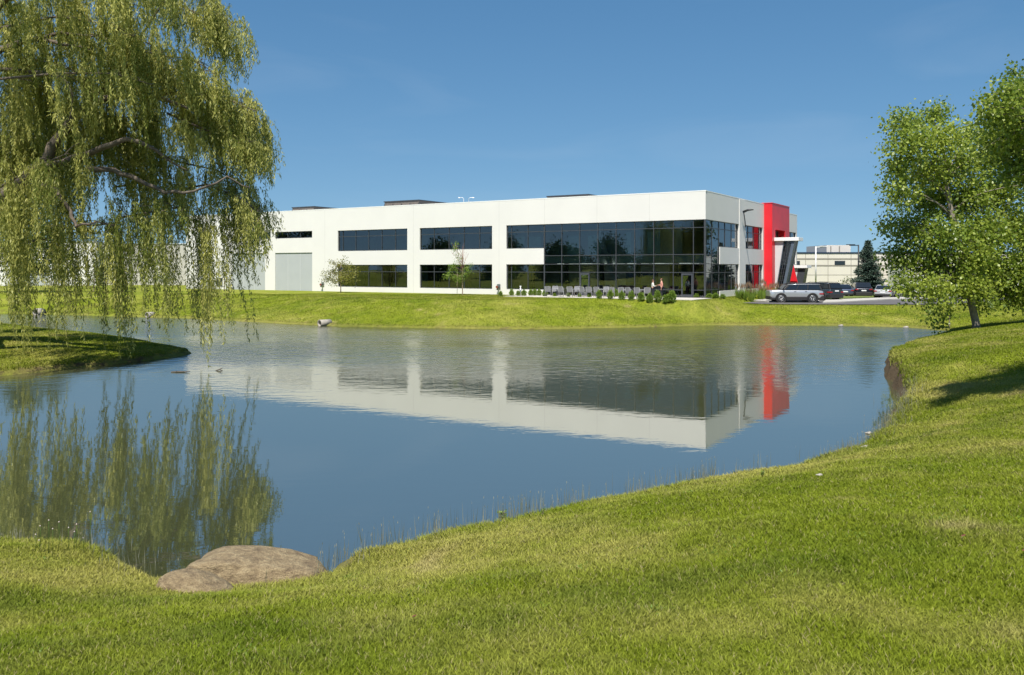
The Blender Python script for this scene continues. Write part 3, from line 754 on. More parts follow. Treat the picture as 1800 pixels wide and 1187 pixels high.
# red entrance tower
mb = MB()
wall(mb, RF, 19.5, 27.1, 1.5, TOP + .12, [(20.8, 25.1, 6.95, 9.02)], .9 - .002, .9)
mb.build("red_tower", M['red_panel'], bldg)
mb = MB(); fbox(mb, RF, 19.46, 27.14, -.3, .94, TOP + .122, TOP + .2); mb.build("tower_coping", M['red_panel'], bldg)
glazing(RF, 20.8, 25.1, 6.95, 9.02, [22.2, 23.7], [], "window", -.12, .06)
def portal(s0, s1, zt, pts_top, pts_bot, slab_p0, slab_p1, big):
    """slanted entrance frame: slab roof, louvred glass side, steel edge, pale side wall"""
    c = MB(); fbox(c, RF, s0 - .2, s1 + .2, slab_p0, slab_p1, zt, zt + .38)
    c.build("canopy", M['white_trim'], bldg, bevel=.02)
    (pl, pr), (bl, br) = pts_top, pts_bot
    zb = LZ + .1
    ed = .32
    e = MB()
    e.hexa([RF(s0, br - ed, zb), RF(s0 + .45, br - ed, zb), RF(s0 + .45, br, zb), RF(s0, br, zb), RF(s0, pr - ed, zt), RF(s0 + .45, pr - ed, zt), RF(s0 + .45, pr, zt), RF(s0, pr, zt)])
    e.hexa([RF(s0 + .451, br - .1, zb), RF(s1 - .501, br - .1, zb), RF(s1 - .501, br - .03, zb), RF(s0 + .451, br - .03, zb), RF(s0 + .451, pr - .1, zt), RF(s1 - .501, pr - .1, zt), RF(s1 - .501, pr - .03, zt), RF(s0 + .451, pr - .03, zt)])
    e.hexa([RF(s1 - .5, br - ed, zb), RF(s1 - .05, br - ed, zb), RF(s1 - .05, br, zb), RF(s1 - .5, br, zb), RF(s1 - .5, pr - ed, zt), RF(s1 - .05, pr - ed, zt), RF(s1 - .05, pr, zt), RF(s1 - .5, pr, zt)])
    e.hexa([RF(s0 + .05, bl - .08, zb), RF(s0 + .3, bl - .08, zb), RF(s0 + .3, bl, zb), RF(s0 + .05, bl, zb), RF(s0 + .05, pl - .08, zt), RF(s0 + .3, pl - .08, zt), RF(s0 + .3, pl, zt), RF(s0 + .05, pl, zt)])
    e.build("slanted_frame", M['steel_blue'], bldg)
    g = MB()
    g.add([RF(s0 + .16, bl, zb), RF(s0 + .16, br - ed, zb), RF(s0 + .16, pr - ed, zt), RF(s0 + .16, pl, zt)], [(0, 1, 2, 3)])
    g.build("pane", M['glass'], bldg, recalc=False)
    g = MB(); g.add([RF(s0 + .3, bl, zb), RF(s0 + .3, br - ed, zb), RF(s0 + .3, pr - ed, zt), RF(s0 + .3, pl, zt)], [(0, 1, 2, 3)]); g.build("backing", M['interior_dark'], bldg)
    l = MB(); k = 14 if big else 7
    for i in range(1, k):
        q_ = i / k; z_ = zb + (zt - zb) * q_
        a = bl + (pl - bl) * q_; b = br - ed + (pr - br) * q_
        l.box(*sorted((s0 + .06, s0 + .26)), *sorted((-a, -b)), z_ - .02, z_ + .02)
    for q_ in (.33, .66):
        a = bl + (br - ed - bl) * q_; b = pl + (pr - ed - pl) * q_
        l.hexa([RF(s0 + .08, a - .03, zb), RF(s0 + .2, a - .03, zb), RF(s0 + .2, a + .03, zb), RF(s0 + .08, a + .03, zb), RF(s0 + .08, b - .03, zt), RF(s0 + .2, b - .03, zt), RF(s0 + .2, b + .03, zt), RF(s0 + .08, b + .03, zt)])
    l.build("louvre", M['charcoal'], bldg)
    w_ = MB()
    w_.prism([RF(s0 + .1, slab_p0 + .01, zb), RF(s0 + .1, bl - .08, zb), RF(s0 + .1, pl - .08, zt), RF(s0 + .1, slab_p0 + .01, zt)], (.2, 0, 0))
    w_.build("side_wall", M['light_grey'], bldg)
portal(20.5, 22.2, 7.72, (1.95, 3.1), (.99, 1.85), .9, 3.55, True)
mb = MB(); mb.prism([RF(25.3, .92, LZ), RF(25.3, 2.6, LZ), RF(25.3, 1.5, 6.2), RF(25.3, .92, 6.2)], (.3, 0, 0)); mb.build("red_fin", M['red_panel'], bldg)
mb = MB(); fbox(mb, RF, 29.2, 31.5, .02, 2.45, 4.72, 5.05); mb.build("canopy", M['white_trim'], bldg, bevel=.02)
for a0, a1, m_ in ((.25, .85, 'steel_blue'), (.852, 1.35, 'light_grey'), (1.352, 2.2, 'charcoal')):
    mb = MB(); z0_, z1_ = LZ, 4.718; k_ = -.55
    mb.hexa([RF(29.5, a0 + k_, z0_), RF(31, a0 + k_, z0_), RF(31, a1 + k_, z0_), RF(29.5, a1 + k_, z0_), RF(29.5, a0, z1_), RF(31, a0, z1_), RF(31, a1, z1_), RF(29.5, a1, z1_)])
    mb.build("slanted_panel", M[m_], bldg)
# wall lamp on the right side
mb = MB()
mb.tube([RF(12.3, .05, 8.95), RF(11.6, .2, 9.6), RF(10.6, .35, 10.45)], .05, 8)
mb.tube([RF(10.6, .3, 10.42), RF(10.6, .8, 10.6), RF(10.65, 1.35, 10.62)], [.13, .11, .05], 8)
mb.build("wall_lamp", M['black'], bldg)

# roof screens and roof lamps
def roof_screen(px0, px1, ytop, ybot, d, dep, label):
    p = px_at(px0, ytop, d); x1 = px_at(px1, ytop, d)
    s0, t0 = w2b(p.x, p.y); s1, t1 = w2b(x1.x, x1.y)
    c = w2b((p.x + x1.x) / 2, (p.y + x1.y) / 2)
    ln = abs(t1 - t0) or 1
    o = empty("rooftop_screen", (*b2w(s0, min(t0, t1)), 10.9), BANG, label, "rooftop screen", "equipment screens on the roof")
    h = p.z - 10.9
    mb = MB()
    mb.box(0, .12, 0, ln, 0, h); mb.box(dep - .12, dep, 0, ln, 0, h); mb.box(.12, dep - .12, 0, .12, 0, h); mb.box(.12, dep - .12, ln - .12, ln, 0, h)
    mb.build("screen_panel", M['brown_screen'], o)
    mb = MB(); n = max(3, int(ln / 1.2))
    for k in range(n + 1): mb.box(-.05, 0, ln * k / n - .04 if k else 0, ln * k / n + .04, 0, h - .25)
    mb.box(-.08, dep + .08, -.08, ln + .08, h, h + .12)
    mb.build("screen_frame", M['dark_frame'], o)
roof_screen(676, 765, 356.0, 362, 104, 9, "long brown louvred screen on the roof above the third window bay")
roof_screen(514, 575, 366.0, 371, 122, 9, "brown louvred screen farthest left on the roof, above the grey bays")
roof_screen(962, 1056, 346.6, 350, 97, 7, "low brown screen on the roof nearest the glazed corner")
for px, dx, lb in ((815, -.5, "white gooseneck roof lamp, left one of the pair"), (824, .5, "white gooseneck roof lamp, right one of the pair")):
    p = px_at(px, 357, 98)
    o = empty("roof_lamp", (p.x, p.y, 10.9), 0, lb, "lamp", "lamps on the roof edge")
    h = px_at(px, 347.5, 98).z - 10.9
    mb = MB(); mb.tube([(0, 0, 0), (0, 0, h - .1), (dx * .3, 0, h), (dx, 0, h)], .026, 6); mb.build("pole", M['white_metal'], o)
    mb = MB(); mb.box(min(dx * .8, dx * 1.25), max(dx * .8, dx * 1.25), -.09, .09, h - .06, h + .03); mb.build("lamp_head", M['white_metal'], o, bevel=.02)
# ------------------------------------------------------------------ other buildings
def px_x(px, d): return (px - 900) / F * d
# pale industrial building behind the car park
d0 = 128.0
hall = empty("industrial_building", (px_x(1392, d0), d0, LZ), 0, "beige precast industrial building with navy coping behind the car park", "building")
zt = CAM_Z + (HOR - 446) / F * d0 - LZ
W_ = px_x(1800, d0) - px_x(1392, d0) + 30
def wx(px): return px_x(px, d0) - px_x(1392, d0)
mb = MB(); mb.box(0, W_, 0, 30, -.4, zt); mb.build("wall", M['beige'], hall)
mb = MB(); mb.box(-.08, W_ + .08, -.08, 30.08, zt, zt + .22); mb.build("coping", M['navy'], hall)
mb = MB()
for px in (1416, 1455.5, 1496, 1536, 1576, 1616, 1656): mb.box(wx(px) - .035, wx(px) + .035, -.012, 0, -.3, zt)
for py in (455.5, 467.2, 483.5):
    z_ = CAM_Z + (HOR - py) / F * d0 - LZ; mb.box(0, W_, -.02, -.013, z_ - (.11 if py < 470 else .03), z_ + (.11 if py < 470 else .03))
mb.build("panel_joint", M['beige_joint'], hall)
z_ = CAM_Z + (HOR - 466) / F * d0 - LZ
for a, b in ((1467, 1485.5), (1396, 1406), (1560, 1580)):
    mb = MB(); mb.box(wx(a), wx(b), -.05, -.022, z_, z_ + .62); w_ = mb.build("window", M['dark_frame'], hall)
    mb = MB(); mb.box(wx(a) + .08, wx(b) - .08, -.06, -.051, z_ + .06, z_ + .56); mb.build("pane", M['car_glass'], w_)
mb = MB(); mb.box(wx(1466), wx(1509), 3, 12, zt + .0, zt + 1.35); ph = mb.build("penthouse", M['beige'], hall)
for px in (1473.5, 1489):
    mb = MB(); mb.box(wx(px) - .08, wx(px) + .08, 2.96, 2.999, zt + .2, zt + 1.2); mb.build("penthouse_joint", M['beige_joint'], ph)
mb = MB(); mb.box(wx(1545), W_ + 6, -9, -3, -.4, zt - .6); mb.build("front_wing", M['white_wall'], hall)
# low white hall behind the willow
d1 = 138.0
left_hall = empty("warehouse", (px_x(30, d1), d1, 1.9), R(3), "low white warehouse seen behind the hanging willow", "building")
hz = CAM_Z + (HOR - 426) / F * d1 - 1.9
w1 = px_x(166, d1) - px_x(30, d1); w2 = px_x(345, d1) - px_x(30, d1)
mb = MB(); mb.box(-40, w1, 0, 40, -.4, hz); mb.build("wall", M['white_wall'], left_hall)
mb = MB(); mb.box(w1 + .002, w2, 1.5, 40, -.4, hz - .25); mb.build("side_wing", simple('warm_grey_wall', (.46, .44, .39), .8, vary=.04), left_hall)
mb = MB(); mb.box(-40, w1 + .1, -.1, 40, hz, hz + .18); mb.box(w1 + .002, w2, 1.4, 40, hz - .248, hz - .1); mb.build("coping", M['light_grey'], left_hall)
for k in range(5):
    mb = MB(); mb.box(-36 + k * 9, -31 + k * 9, -.05, 0, .0, 4.2); mb.build("dock_door", M['grey_panel'], left_hall)

# ------------------------------------------------------------------ lamp posts, pipes, small fittings
def lamp_post(px, ytop, d, m, dirx, label):
    x = px_x(px, d); zb = gz(x, d); zb = max(zb, LZ - .1)
    h = CAM_Z + (HOR - ytop) / F * d - zb
    o = empty("street_lamp", (x, d, zb), 0, label, "lamp post", "car park lamp posts")
    mb = MB(); mb.lathe([(.24, 0), (.24, .6), (.23, .62)], n=14); mb.build("base", M['concrete'], o)
    mb = MB(); mb.tube([(0, 0, .6), (0, 0, h)], [.1, .075], 10); mb.build("pole", m, o)
    mb = MB(); a, b = sorted((0.0, dirx * 1.1)); mb.box(a, b, -.06, .06, h - .12, h - .02); a, b = sorted((dirx * .45, dirx * 1.45)); mb.box(a, b, -.2, .2, h - .02, h + .06)
    mb.build("lamp_head", m, o, bevel=.02)
lamp_post(1434, 433.5, 108, M['white_metal'], 1, "white car park lamp post in front of the beige building")
lamp_post(1509, 430.5, 104, M['black'], -1, "black car park lamp post beside the spruce")

def pipe(px, py, r, ln, ang, label):
    p = px_ground(px, py)
    o = empty("drain_pipe", (p.x, p.y, .22), ang, label, "drain pipe", "concrete outfall pipes")
    mb = MB(); mb.lathe([(r, -.25), (r * 1.0, ln), (r * .78, ln), (r * .78, -.25), (r, -.25)], n=24, axis='y', cap=False)
    mb.build("pipe", M['pipe'], o); 
    mb = MB(); mb.lathe([(r * .775, .7), (r * .775, .75)], n=20, axis='y'); mb.build("pipe_bore", M['black'], o)
pipe(566, 573, .28, .8, R(-42), "pale concrete outfall pipe on the far shore below the long facade")
pipe(262, 556, .28, .5, R(-25), "small outfall pipe on the far shore seen between willow strands")
pipe(66, 553, .40, .5, R(-20), "outfall pipe at the far left shore behind the willow")

def hose_reel(t, label):
    x, y = b2w(-.02, t)
    o = empty("wall_hydrant", (x, y, BZ + .75), BANG, label, "hydrant", "fire connections on the long facade")
    mb = MB(); mb.box(-.06, 0, -.2, .2, -.2, .3); mb.build("back_plate", M['alloy'], o)
    mb = MB(); mb.tube([(-.06, 0, 0), (-.3, 0, 0), (-.34, 0, -.3)], .09, 10); mb.build("pipe", M['dark_frame'], o)
    mb = MB(); mb.lathe([(.14, -.42), (.14, -.36)], (0, 0, 0), 14, 'x'); mb.build("cap", M['wood'], o)
hose_reel(22.4, "brass fire connection on the wall beside the leftmost shrub")
hose_reel(47.6, "grey fire connection on the wall right of the young maple")
p = px_ground(915, 521)
o = empty("bollard_light", p, 0, "slim grey bollard light among the shrubs by the window", "bollard")
mb = MB(); mb.lathe([(.07, 0), (.07, .9)], n=12); mb.build("post", M['alloy'], o)
mb = MB(); mb.lathe([(.085, .9), (.085, 1.0), (.02, 1.03)], n=12); mb.build("lamp_head", M['white_metal'], o)
x, y = b2w(8.9, 8.3); 
o = empty("television", (x, y, 3.55), BANG, "blue wall screen behind the corner glazing", "screen")
mb = MB(); mb.box(-6.6, -6.5, -2.6, .6, -.55, .75); mb.build("picture", M['screen_blue'], o); mb = MB(); mb.box(-6.49, -6.4, -2.68, .68, -.63, .83); mb.build("bezel", M['black'], o)
x, y = b2w(2.2, 8.8)
o = empty("reception_desk", (x, y, 1.97), BANG, "reddish wooden desk inside behind the glazing", "desk")
mb = MB(); mb.box(0, .8, -2.2, 1.6, 0, 1.0); mb.build("front_panel", M['wood'], o); mb = MB(); mb.box(-.1, .9, -2.3, 1.7, 1.0, 1.06); mb.build("counter_top", M['interior_dark'], o)
for t_, lb in ((14.0, "dark red sofa inside behind the left part of the glazing"), (3.4, "dark red sofa inside near the corner door")):
    x, y = b2w(1.7, t_)
    o = empty("sofa", (x, y, 1.97), BANG, lb, "sofa", "red sofas inside the lobby")
    mb = MB(); mb.box(.0, .85, -1.1, 1.1, .1, .45); mb.build("seat", M['red_cloth'], o, bevel=.04)
    mb = MB(); mb.box(.855, 1.1, -1.1, 1.1, .1, .95); mb.build("backrest", M['red_cloth'], o, bevel=.04)

# ------------------------------------------------------------------ terrace furniture
def make_chair():
    o = empty("terrace_chair", (0, 0, 0))
    mb = MB(); mb.box(-.24, .24, -.23, .23, .42, .45); mb.build("seat", M['chair_mesh'], o)
    mb = MB(); mb.hexa([(-.24, .23, .47), (.24, .23, .47), (.24, .255, .47), (-.24, .255, .47), (-.24, .33, .94), (.24, .33, .94), (.24, .355, .94), (-.24, .355, .94)])
    mb.build("backrest", M['chair_mesh'], o)
    for sx in (-1, 1):
        x = sx * .265
        mb = MB(); mb.tube([(x, -.25, 0), (x, -.24, .64), (x, .1, .66), (x, .28, .64)], .018, 6); mb.build("leg", M['chair_metal'], o)
        mb = MB(); mb.tube([(x, .28, 0), (x, .24, .45), (x, .36, .96)], .018, 6); mb.build("leg", M['chair_metal'], o)
    mb = MB(); mb.tube([(-.25, .355, .96), (.25, .355, .96)], .018, 6); mb.build("top_rail", M['chair_metal'], o)
    return o
ordn = ["leftmost", "second", "third", "fourth", "fifth", "sixth", "seventh", "eighth", "ninth", "tenth", "eleventh", "twelfth", "thirteenth", "fourteenth", "fifteenth", "sixteenth", "seventeenth", "eighteenth", "nineteenth", "twentieth"]
chairs = [(964, 3.6, 15), (975, 2.5, 200), (988, 3.9, 0), (1003, 3.7, 10), (1013, 2.4, 190), (1026, 3.9, -10), (1037, 3.7, 5), (1051, 3.6, 0), (1063, 2.6, 180), (1075, 3.5, 20), (1094, 3.8, 0), (1107, 3.6, -12), (1122, 3.9, 0), (1137, 3.3, 30)]
ch0 = make_chair()
def on_terrace(px, o_):
    """terrace point on photo column px, o_ metres out from the long facade"""
    u = (px - 900) / F; s = -o_
    # solve (Bx + CS s - SN t) = u (By + SN s + CS t)
    t = (B0.x + CS * s - u * (B0.y + SN * s)) / (SN + u * CS)
    return b2w(s, t)
for i, (px, o_, a) in enumerate(chairs):
    c = ch0 if i == 0 else copy_tree(ch0)
    x, y = on_terrace(px, o_)
    c.location = (x, y, BZ); c.rotation_euler = (0, 0, BANG + R(90) + R(a))
    w = ordn[i] + (" from the left" if i else "")
    tag(c, "grey sling-back terrace chair, %s in the row" % w, "chair", "chairs on the terrace")
def make_table():
    o = empty("terrace_table", (0, 0, 0))
    mb = MB(); mb.box(-.45, .45, -.45, .45, .71, .745); mb.build("tabletop", M['chair_metal'], o, bevel=.01)
    for sx in (-1, 1):
        for sy in (-1, 1):
            mb = MB(); mb.tube([(sx * .4, sy * .4, 0), (sx * .4, sy * .4, .71)], .022, 6); mb.build("leg", M['chair_metal'], o)
    return o
tb0 = make_table()
for i, px in enumerate((981, 1019, 1057, 1100, 1129)):
    c = tb0 if i == 0 else copy_tree(tb0)
    x, y = on_terrace(px, 3.0); c.location = (x, y, BZ); c.rotation_euler = (0, 0, BANG)
    tag(c, "square grey terrace table, %s among the chairs" % (ordn[i] + (" from the left" if i else "")), "table", "tables on the terrace")

# ------------------------------------------------------------------ people
def skin(name, J, E, m, parent, root=0, sub=2):
    me = bpy.data.meshes.new(name)
    me.from_pydata([j[0] for j in J], E, []); me.materials.append(m)
    bm = bmesh.new(); bm.from_mesh(me); bm.verts.ensure_lookup_table()
    ly = bm.verts.layers.skin.verify()
    for i, v in enumerate(bm.verts):
        r = J[i][1]; v[ly].radius = (r, r) if not hasattr(r, '__len__') else r
        v[ly].use_root = (i == root)
    bm.to_mesh(me); bm.free()
    o = bpy.data.objects.new(name, me); COL.objects.link(o); o.parent = parent
    s = o.modifiers.new("skin", 'SKIN'); s.use_smooth_shade = True
    s = o.modifiers.new("subsurf", 'SUBSURF'); s.levels = sub; s.render_levels = sub
    return o
def person(loc, rz, label, woman, shirt, hairm):
    o = empty("person", loc, rz, label, "person")
    k = .97 if woman else 1.04
    sw = .165 if woman else .195
    J = []; E = []
    def j(p, r, par=None):
        J.append(((p[0] * k, p[1] * k, p[2] * k), r)); i = len(J) - 1
        if par is not None: E.append((par, i))
        return i
    pel = j((0, 0, .96), .125); wa = j((0, 0, 1.10), .11, pel); ch = j((.01, 0, 1.30), .13, wa); nb = j((0, 0, 1.45), .07, ch)
    nk = j((.015, 0, 1.52), .05, nb); jw = j((.035, 0, 1.58), .068, nk); hd = j((.03, 0, 1.65), .088, jw); tp = j((.02, 0, 1.71), .07, hd)
    j((.125, 0, 1.625), .012, hd)
    for s in (-1, 1): j((.02, s * .088, 1.635), .014, hd)
    JT = {}
    for s in (-1, 1):
        h = j((0, s * .09, .90), .095, pel); kn = j((.03, s * .10, .50), .06, h); an = j((-.03, s * .105, .09), .042, kn); j((.10, s * .125, .045), .035, an)
        JT[s] = (h, kn, an)
        sh = j((0, s * sw, 1.42), .058, nb)
        fwd = (s < 0)
        if fwd: el = j((.05, s * (sw + .05), 1.15), .042, sh); wr = j((.26, s * (sw - .02), 1.17), .028, el); pm = j((.32, s * (sw - .035), 1.18), .03, wr); dv = Vector((1, .1, .05))
        else: el = j((-.04, s * (sw + .07), 1.15), .042, sh); wr = j((.03, s * (sw + .06), .92), .028, el); pm = j((.045, s * (sw + .06), .86), .03, wr); dv = Vector((.15, 0, -1))
        JT[('a', s)] = (sh, el, wr)
        side = Vector((0, 1, 0)) if fwd else Vector((1, 0, 0))
        base = Vector(J[pm][0]) / k
        for q_, (off, ln) in enumerate(((-.028, .06), (-.01, .075), (.01, .072), (.026, .055))):
            a = base + dv.normalized() * .03 + side * off; f1 = j(a, .0095, pm); f2 = j(a + dv * ln * .55 + Vector((0, 0, -.006)), .0088, f1); j(a + dv * ln + Vector((0, 0, -.02)), .008, f2)
        a = Vector(J[wr][0]) / k + dv * .02 + side * -.035 * (1 if fwd else -1); t1 = j(a, .011, pm); j(a + dv * .05 + side * -.02, .009, t1)
    skin("body", J, E, M['skin'], o)
    P = lambda i: J[i][0]
    # clothes follow the same bones a little wider
    J2 = [(P(pel), .13), (P(wa), .118 if woman else .128), (P(ch), .14), (P(nb), .078)]; E2 = [(0, 1), (1, 2), (2, 3)]
    for s in (-1, 1):
        sh, el, wr = JT[('a', s)]; b = len(J2)
        e = Vector(P(el)); w_ = Vector(P(wr))
        J2 += [(P(sh), .07), (P(el), .054), (tuple(e.lerp(w_, .92)), .04)]; E2 += [(3, b), (b, b + 1), (b + 1, b + 2)]
    skin("shirt", J2, E2, shirt, o)
    J3 = [((P(pel)[0], 0, P(pel)[2] + .02), .132)]; E3 = []
    for s in (-1, 1):
        h, kn, an = JT[s]; b = len(J3)
        J3 += [(P(h), .104), (P(kn), .074), (P(an), .062)]; E3 += [(0, b), (b, b + 1), (b + 1, b + 2)]
    skin("trousers", J3, E3, M['dark_trouser'], o)
    for s in (-1, 1):
        an = Vector(P(JT[s][2])); skin("shoe", [((an.x - .02, an.y, .05), .05), ((an.x + .12, an.y + s * .015, .042), .046), ((an.x + .17, an.y + s * .02, .038), .036)], [(0, 1), (1, 2)], M['black'], o, 0, 1)
    hp = Vector(P(hd))
    mb = MB(); mb.ball((hp.x - .018, 0, hp.z + .03), (.095, .1, .09), 0, 14)
    if woman:
        mb.ball((hp.x - .07, 0, hp.z - .06), (.05, .1, .13), 0, 12); mb.ball((hp.x - .07, 0, hp.z - .17), (.045, .09, .1), 0, 12)
    mb.build("hair", hairm, o)
    for s in (-1, 1):
        mb = MB(); mb.ball((hp.x + .078, s * .032, hp.z + .008), .012, 0, 8); mb.build("eye", M['black'], o)
    return o
x, y = on_terrace(1147.5, 4.35); wpos = (x, y)
person((x, y, BZ), R(-8), "woman in a white blouse and dark trousers with long brown hair, facing the man", True, M['white_shirt'], M['hair_brown'])
x, y = on_terrace(1163, 4.3)
person((x, y, BZ), R(172), "man in a salmon shirt and dark trousers standing opposite the woman", False, M['pink_shirt'], M['hair_red'])
p = Vector((wpos[0] + .62, wpos[1] - .2, BZ))

# ------------------------------------------------------------------ cars
def make_car(loc, rz, paint, label, kind, roofm=None, group="cars parked in the car park"):
    o = empty("parked_car", loc, rz, label, "car", group)
    if kind == 'suv': L, W, H, gc, hood, belt = 4.95, 1.96, 1.80, .34, 1.17, 1.19; g = [(1.34, belt), (.82, 1.72), (-2.2, 1.74), (-2.45, belt)]; wb = 1.45; wr = .40
    elif kind == 'cross': L, W, H, gc, hood, belt = 4.6, 1.86, 1.66, .26, 1.0, 1.03; g = [(1.2, belt), (.5, 1.58), (-1.7, 1.6), (-2.2, belt)]; wb = 1.36; wr = .35
    else: L, W, H, gc, hood, belt = 4.75, 1.84, 1.44, .2, .88, .93; g = [(1.15, belt), (.35, 1.36), (-1.1, 1.38), (-1.95, belt + .05)]; wb = 1.4; wr = .33
    hl = L / 2; w = W / 2
    st = [(hl, gc + .22, hood - .20, .80), (hl - .07, gc + .06, hood - .06, .9), (hl - .35, gc, hood - .02, .97), (1.2, gc, hood + .02, 1.0), (0, gc, belt, 1.0), (-hl + .5, gc, belt, 1.0), (-hl + .1, gc + .06, belt - .02, .95), (-hl, gc + .2, belt - .12, .86)]
    if kind == 'suv': st[:3] = [(hl, gc + .10, hood - .10, .88), (hl - .06, gc + .02, hood - .04, .95), (hl - .4, gc, hood, .99)]
    mb = MB(); ring = []
    for (x, zb, zt_, ww) in st:
        ww *= w; r = []
        prof = [(.86, 0), (.97, .12), (1.0, .35), (1.0, .62), (.975, .84), (.93, .96), (.82, 1.0)]
        for a, b in prof: r.append((x, ww * a, zb + (zt_ - zb) * b))
        for a, b in prof[::-1]: r.append((x, -ww * a, zb + (zt_ - zb) * b))
        ring.append(r)
    n = len(ring[0]); v = [p for r in ring for p in r]; fs = []
    for i in range(len(ring) - 1):
        for k in range(n): fs.append((i * n + k, i * n + (k + 1) % n, (i + 1) * n + (k + 1) % n, (i + 1) * n + k))
    mb.add(v, fs, 0, True); mb.add(ring[0], [tuple(range(n))]); mb.add(ring[-1], [tuple(range(n))])
    body = mb.build("body", paint, o)
    # greenhouse
    bw, rw = w * .93, w * .80
    (fx, fz), (rx, rz_), (qx, qz), (bx, bz) = g
    mb = MB()
    mb.hexa([(fx, bw, fz - .08), (bx, bw, bz - .08), (bx, -bw, bz - .08), (fx, -bw, fz - .08), (rx, rw, rz_), (qx, rw, qz), (qx, -rw, qz), (rx, -rw, rz_)])
    mb.build("cabin", M['black'] if kind == 'suv' else paint, o, bevel=.05)
    mb = MB(); mb.box(qx + .02, rx - .02, -rw + .05, rw - .05, qz - .01, H - .035); mb.build("roof", roofm if kind != 'suv' else M['black'], o, bevel=.02) if roofm else mb.build("roof", paint, o, bevel=.02)
    def side(u, v_, s):  # u front..back, v belt..roof
        a = Vector((fx, bw, fz)).lerp(Vector((bx, bw, bz)), u); b = Vector((rx, rw, rz_)).lerp(Vector((qx, rw, qz)), u)
        p = a.lerp(b, v_); return (p.x, s * (p.y + .018), p.z)
    cuts = (.06, .34, .62, .95) if kind != 'sedan' else (.08, .46, .82)
    for s in (-1, 1):
        for i in range(len(cuts) - 1):
            mb = MB(); a, b = cuts[i] + .008, cuts[i + 1] - .008
            mb.add([side(a, .06, s), side(b, .06, s), side(b, .88, s), side(a + .02, .88, s)], [(0, 1, 2, 3)]); mb.build("window", M['car_glass'], o, recalc=False)
    def endp(front, yq, v_):
        a = Vector((fx, 0, fz)) if front else Vector((bx, 0, bz)); b = Vector((rx, 0, rz_)) if front else Vector((qx, 0, qz))
        p = a.lerp(b, v_); hw = (bw + (rw - bw) * v_) * yq
        return (p.x + (.02 if front else -.02), hw, p.z + .012)
    for fr_, nm in ((True, "windscreen"), (False, "rear_window")):
        mb = MB(); mb.add([endp(fr_, -.9, .08), endp(fr_, .9, .08), endp(fr_, .9, .9), endp(fr_, -.9, .9)], [(0, 1, 2, 3)]); mb.build(nm, M['car_glass'], o, recalc=False)
    # cladding, wheels, lamps
    if kind != 'sedan':
        mb = MB(); mb.box(-wb + .44, wb - .44, -w - .012, w + .012, gc - .14, gc + .2); mb.build("sill_cladding", M['cladding'], o, bevel=.03)
        mb = MB(); mb.box(hl - .55, hl + .02, -w * .94, w * .94, gc - .1, gc + .26); mb.box(-hl - .03, -hl + .55, -w * .95, w * .95, gc - .1, gc + .30); mb.build("bumper", M['cladding'], o, bevel=.04)
    else:
        mb = MB(); mb.box(-hl - .03, -hl + .2, -w * .84, w * .84, gc + .06, gc + .26); mb.build("bumper", M['cladding'], o, bevel=.03)
    for s in (-1, 1):
        for x in (wb, -wb):
            mb = MB()
            mb.lathe([(wr + .13, -.03), (wr + .13, .018), (wr - .02, .018), (wr - .02, -.03)], (x, s * (w - .0), wr), 28, 'y'); 
            if kind != 'sedan': mb.build("wheel_arch", M['cladding'], o)
            else: mb.build("wheel_arch", M['black'], o)
            mb = MB(); a, b = (w - .2, w + .022); 
            mb.lathe([(wr - .05, s * a), (wr, s * (a + .03)), (wr, s * (b - .03)), (wr - .04, s * b), (wr * .68, s * b)], (x, 0, wr), 28, 'y'); wh = mb.build("wheel", M['rubber'], o)
            mb = MB(); mb.lathe([(wr * .68, s * (b - .03)), (wr * .66, s * (b + .003)), (wr * .60, s * (b + .003)), (wr * .58, s * (b - .05)), (.05, s * (b - .05))], (x, 0, wr), 24, 'y')
            for k in range(5):
                a_ = 2 * math.pi * k / 5 + .3
                for da in (-.16, .16):
                    c_, s_ = math.cos(a_ + da), math.sin(a_ + da)
                    mb.tube([(x + c_ * .05, s * (b + .004), wr + s_ * .05), (x + math.cos(a_ + da * 1.4) * wr * .62, s * (b - .005), wr + math.sin(a_ + da * 1.4) * wr * .62)], .022, 5)
            mb.build("rim", M['alloy'], wh)
        mb = MB(); mb.box(hl - .16, hl + .0, s * w * .78 - .18, s * w * .78 + .12, hood - .24, hood - .13); mb.build("headlight", M['lamp_lens'], o, bevel=.02)
        zl = gc + .42 if kind == 'suv' else belt - .24
        mb = MB(); mb.box(-hl - .02, -hl + (.4 if kind == 'suv' else .14), s * w * .80 - .17, s * w * .80 + (.195 if kind == 'suv' else .16), zl, zl + .13); mb.build("tail_light", M['tail'], o, bevel=.02)
        mb = MB(); mb.ball((fx - .12, s * (w + .1), fz + .08), (.07, .11, .08), 0, 10); mb.tube([(fx - .1, s * bw, fz + .02), (fx - .12, s * (w + .06), fz + .05)], .025, 6); mb.build("mirror", M['black'] if roofm else paint, o)
        for x in (.15, -.85):
            mb = MB(); mb.box(x - .1, x + .1, s * (w - .01) - .02, s * (w - .01) + .02, belt - .16, belt - .13); mb.build("handle", M['black'], o)
        if kind == 'suv':
            mb = MB(); mb.tube([side(.02, .9, s), side(.3, .97, s), side(.7, .97, s), side(.99, .93, s)], .04, 6); mb.build("roof_trim", paint, o)
            mb = MB(); mb.tube([(rx - .2, s * rw * .86, H - .04), (rx - .4, s * rw * .86, H + .03), (qx + .3, s * rw * .86, H + .03), (qx + .15, s * rw * .86, H - .04)], .02, 6); mb.build("roof_rail", M['black'], o)
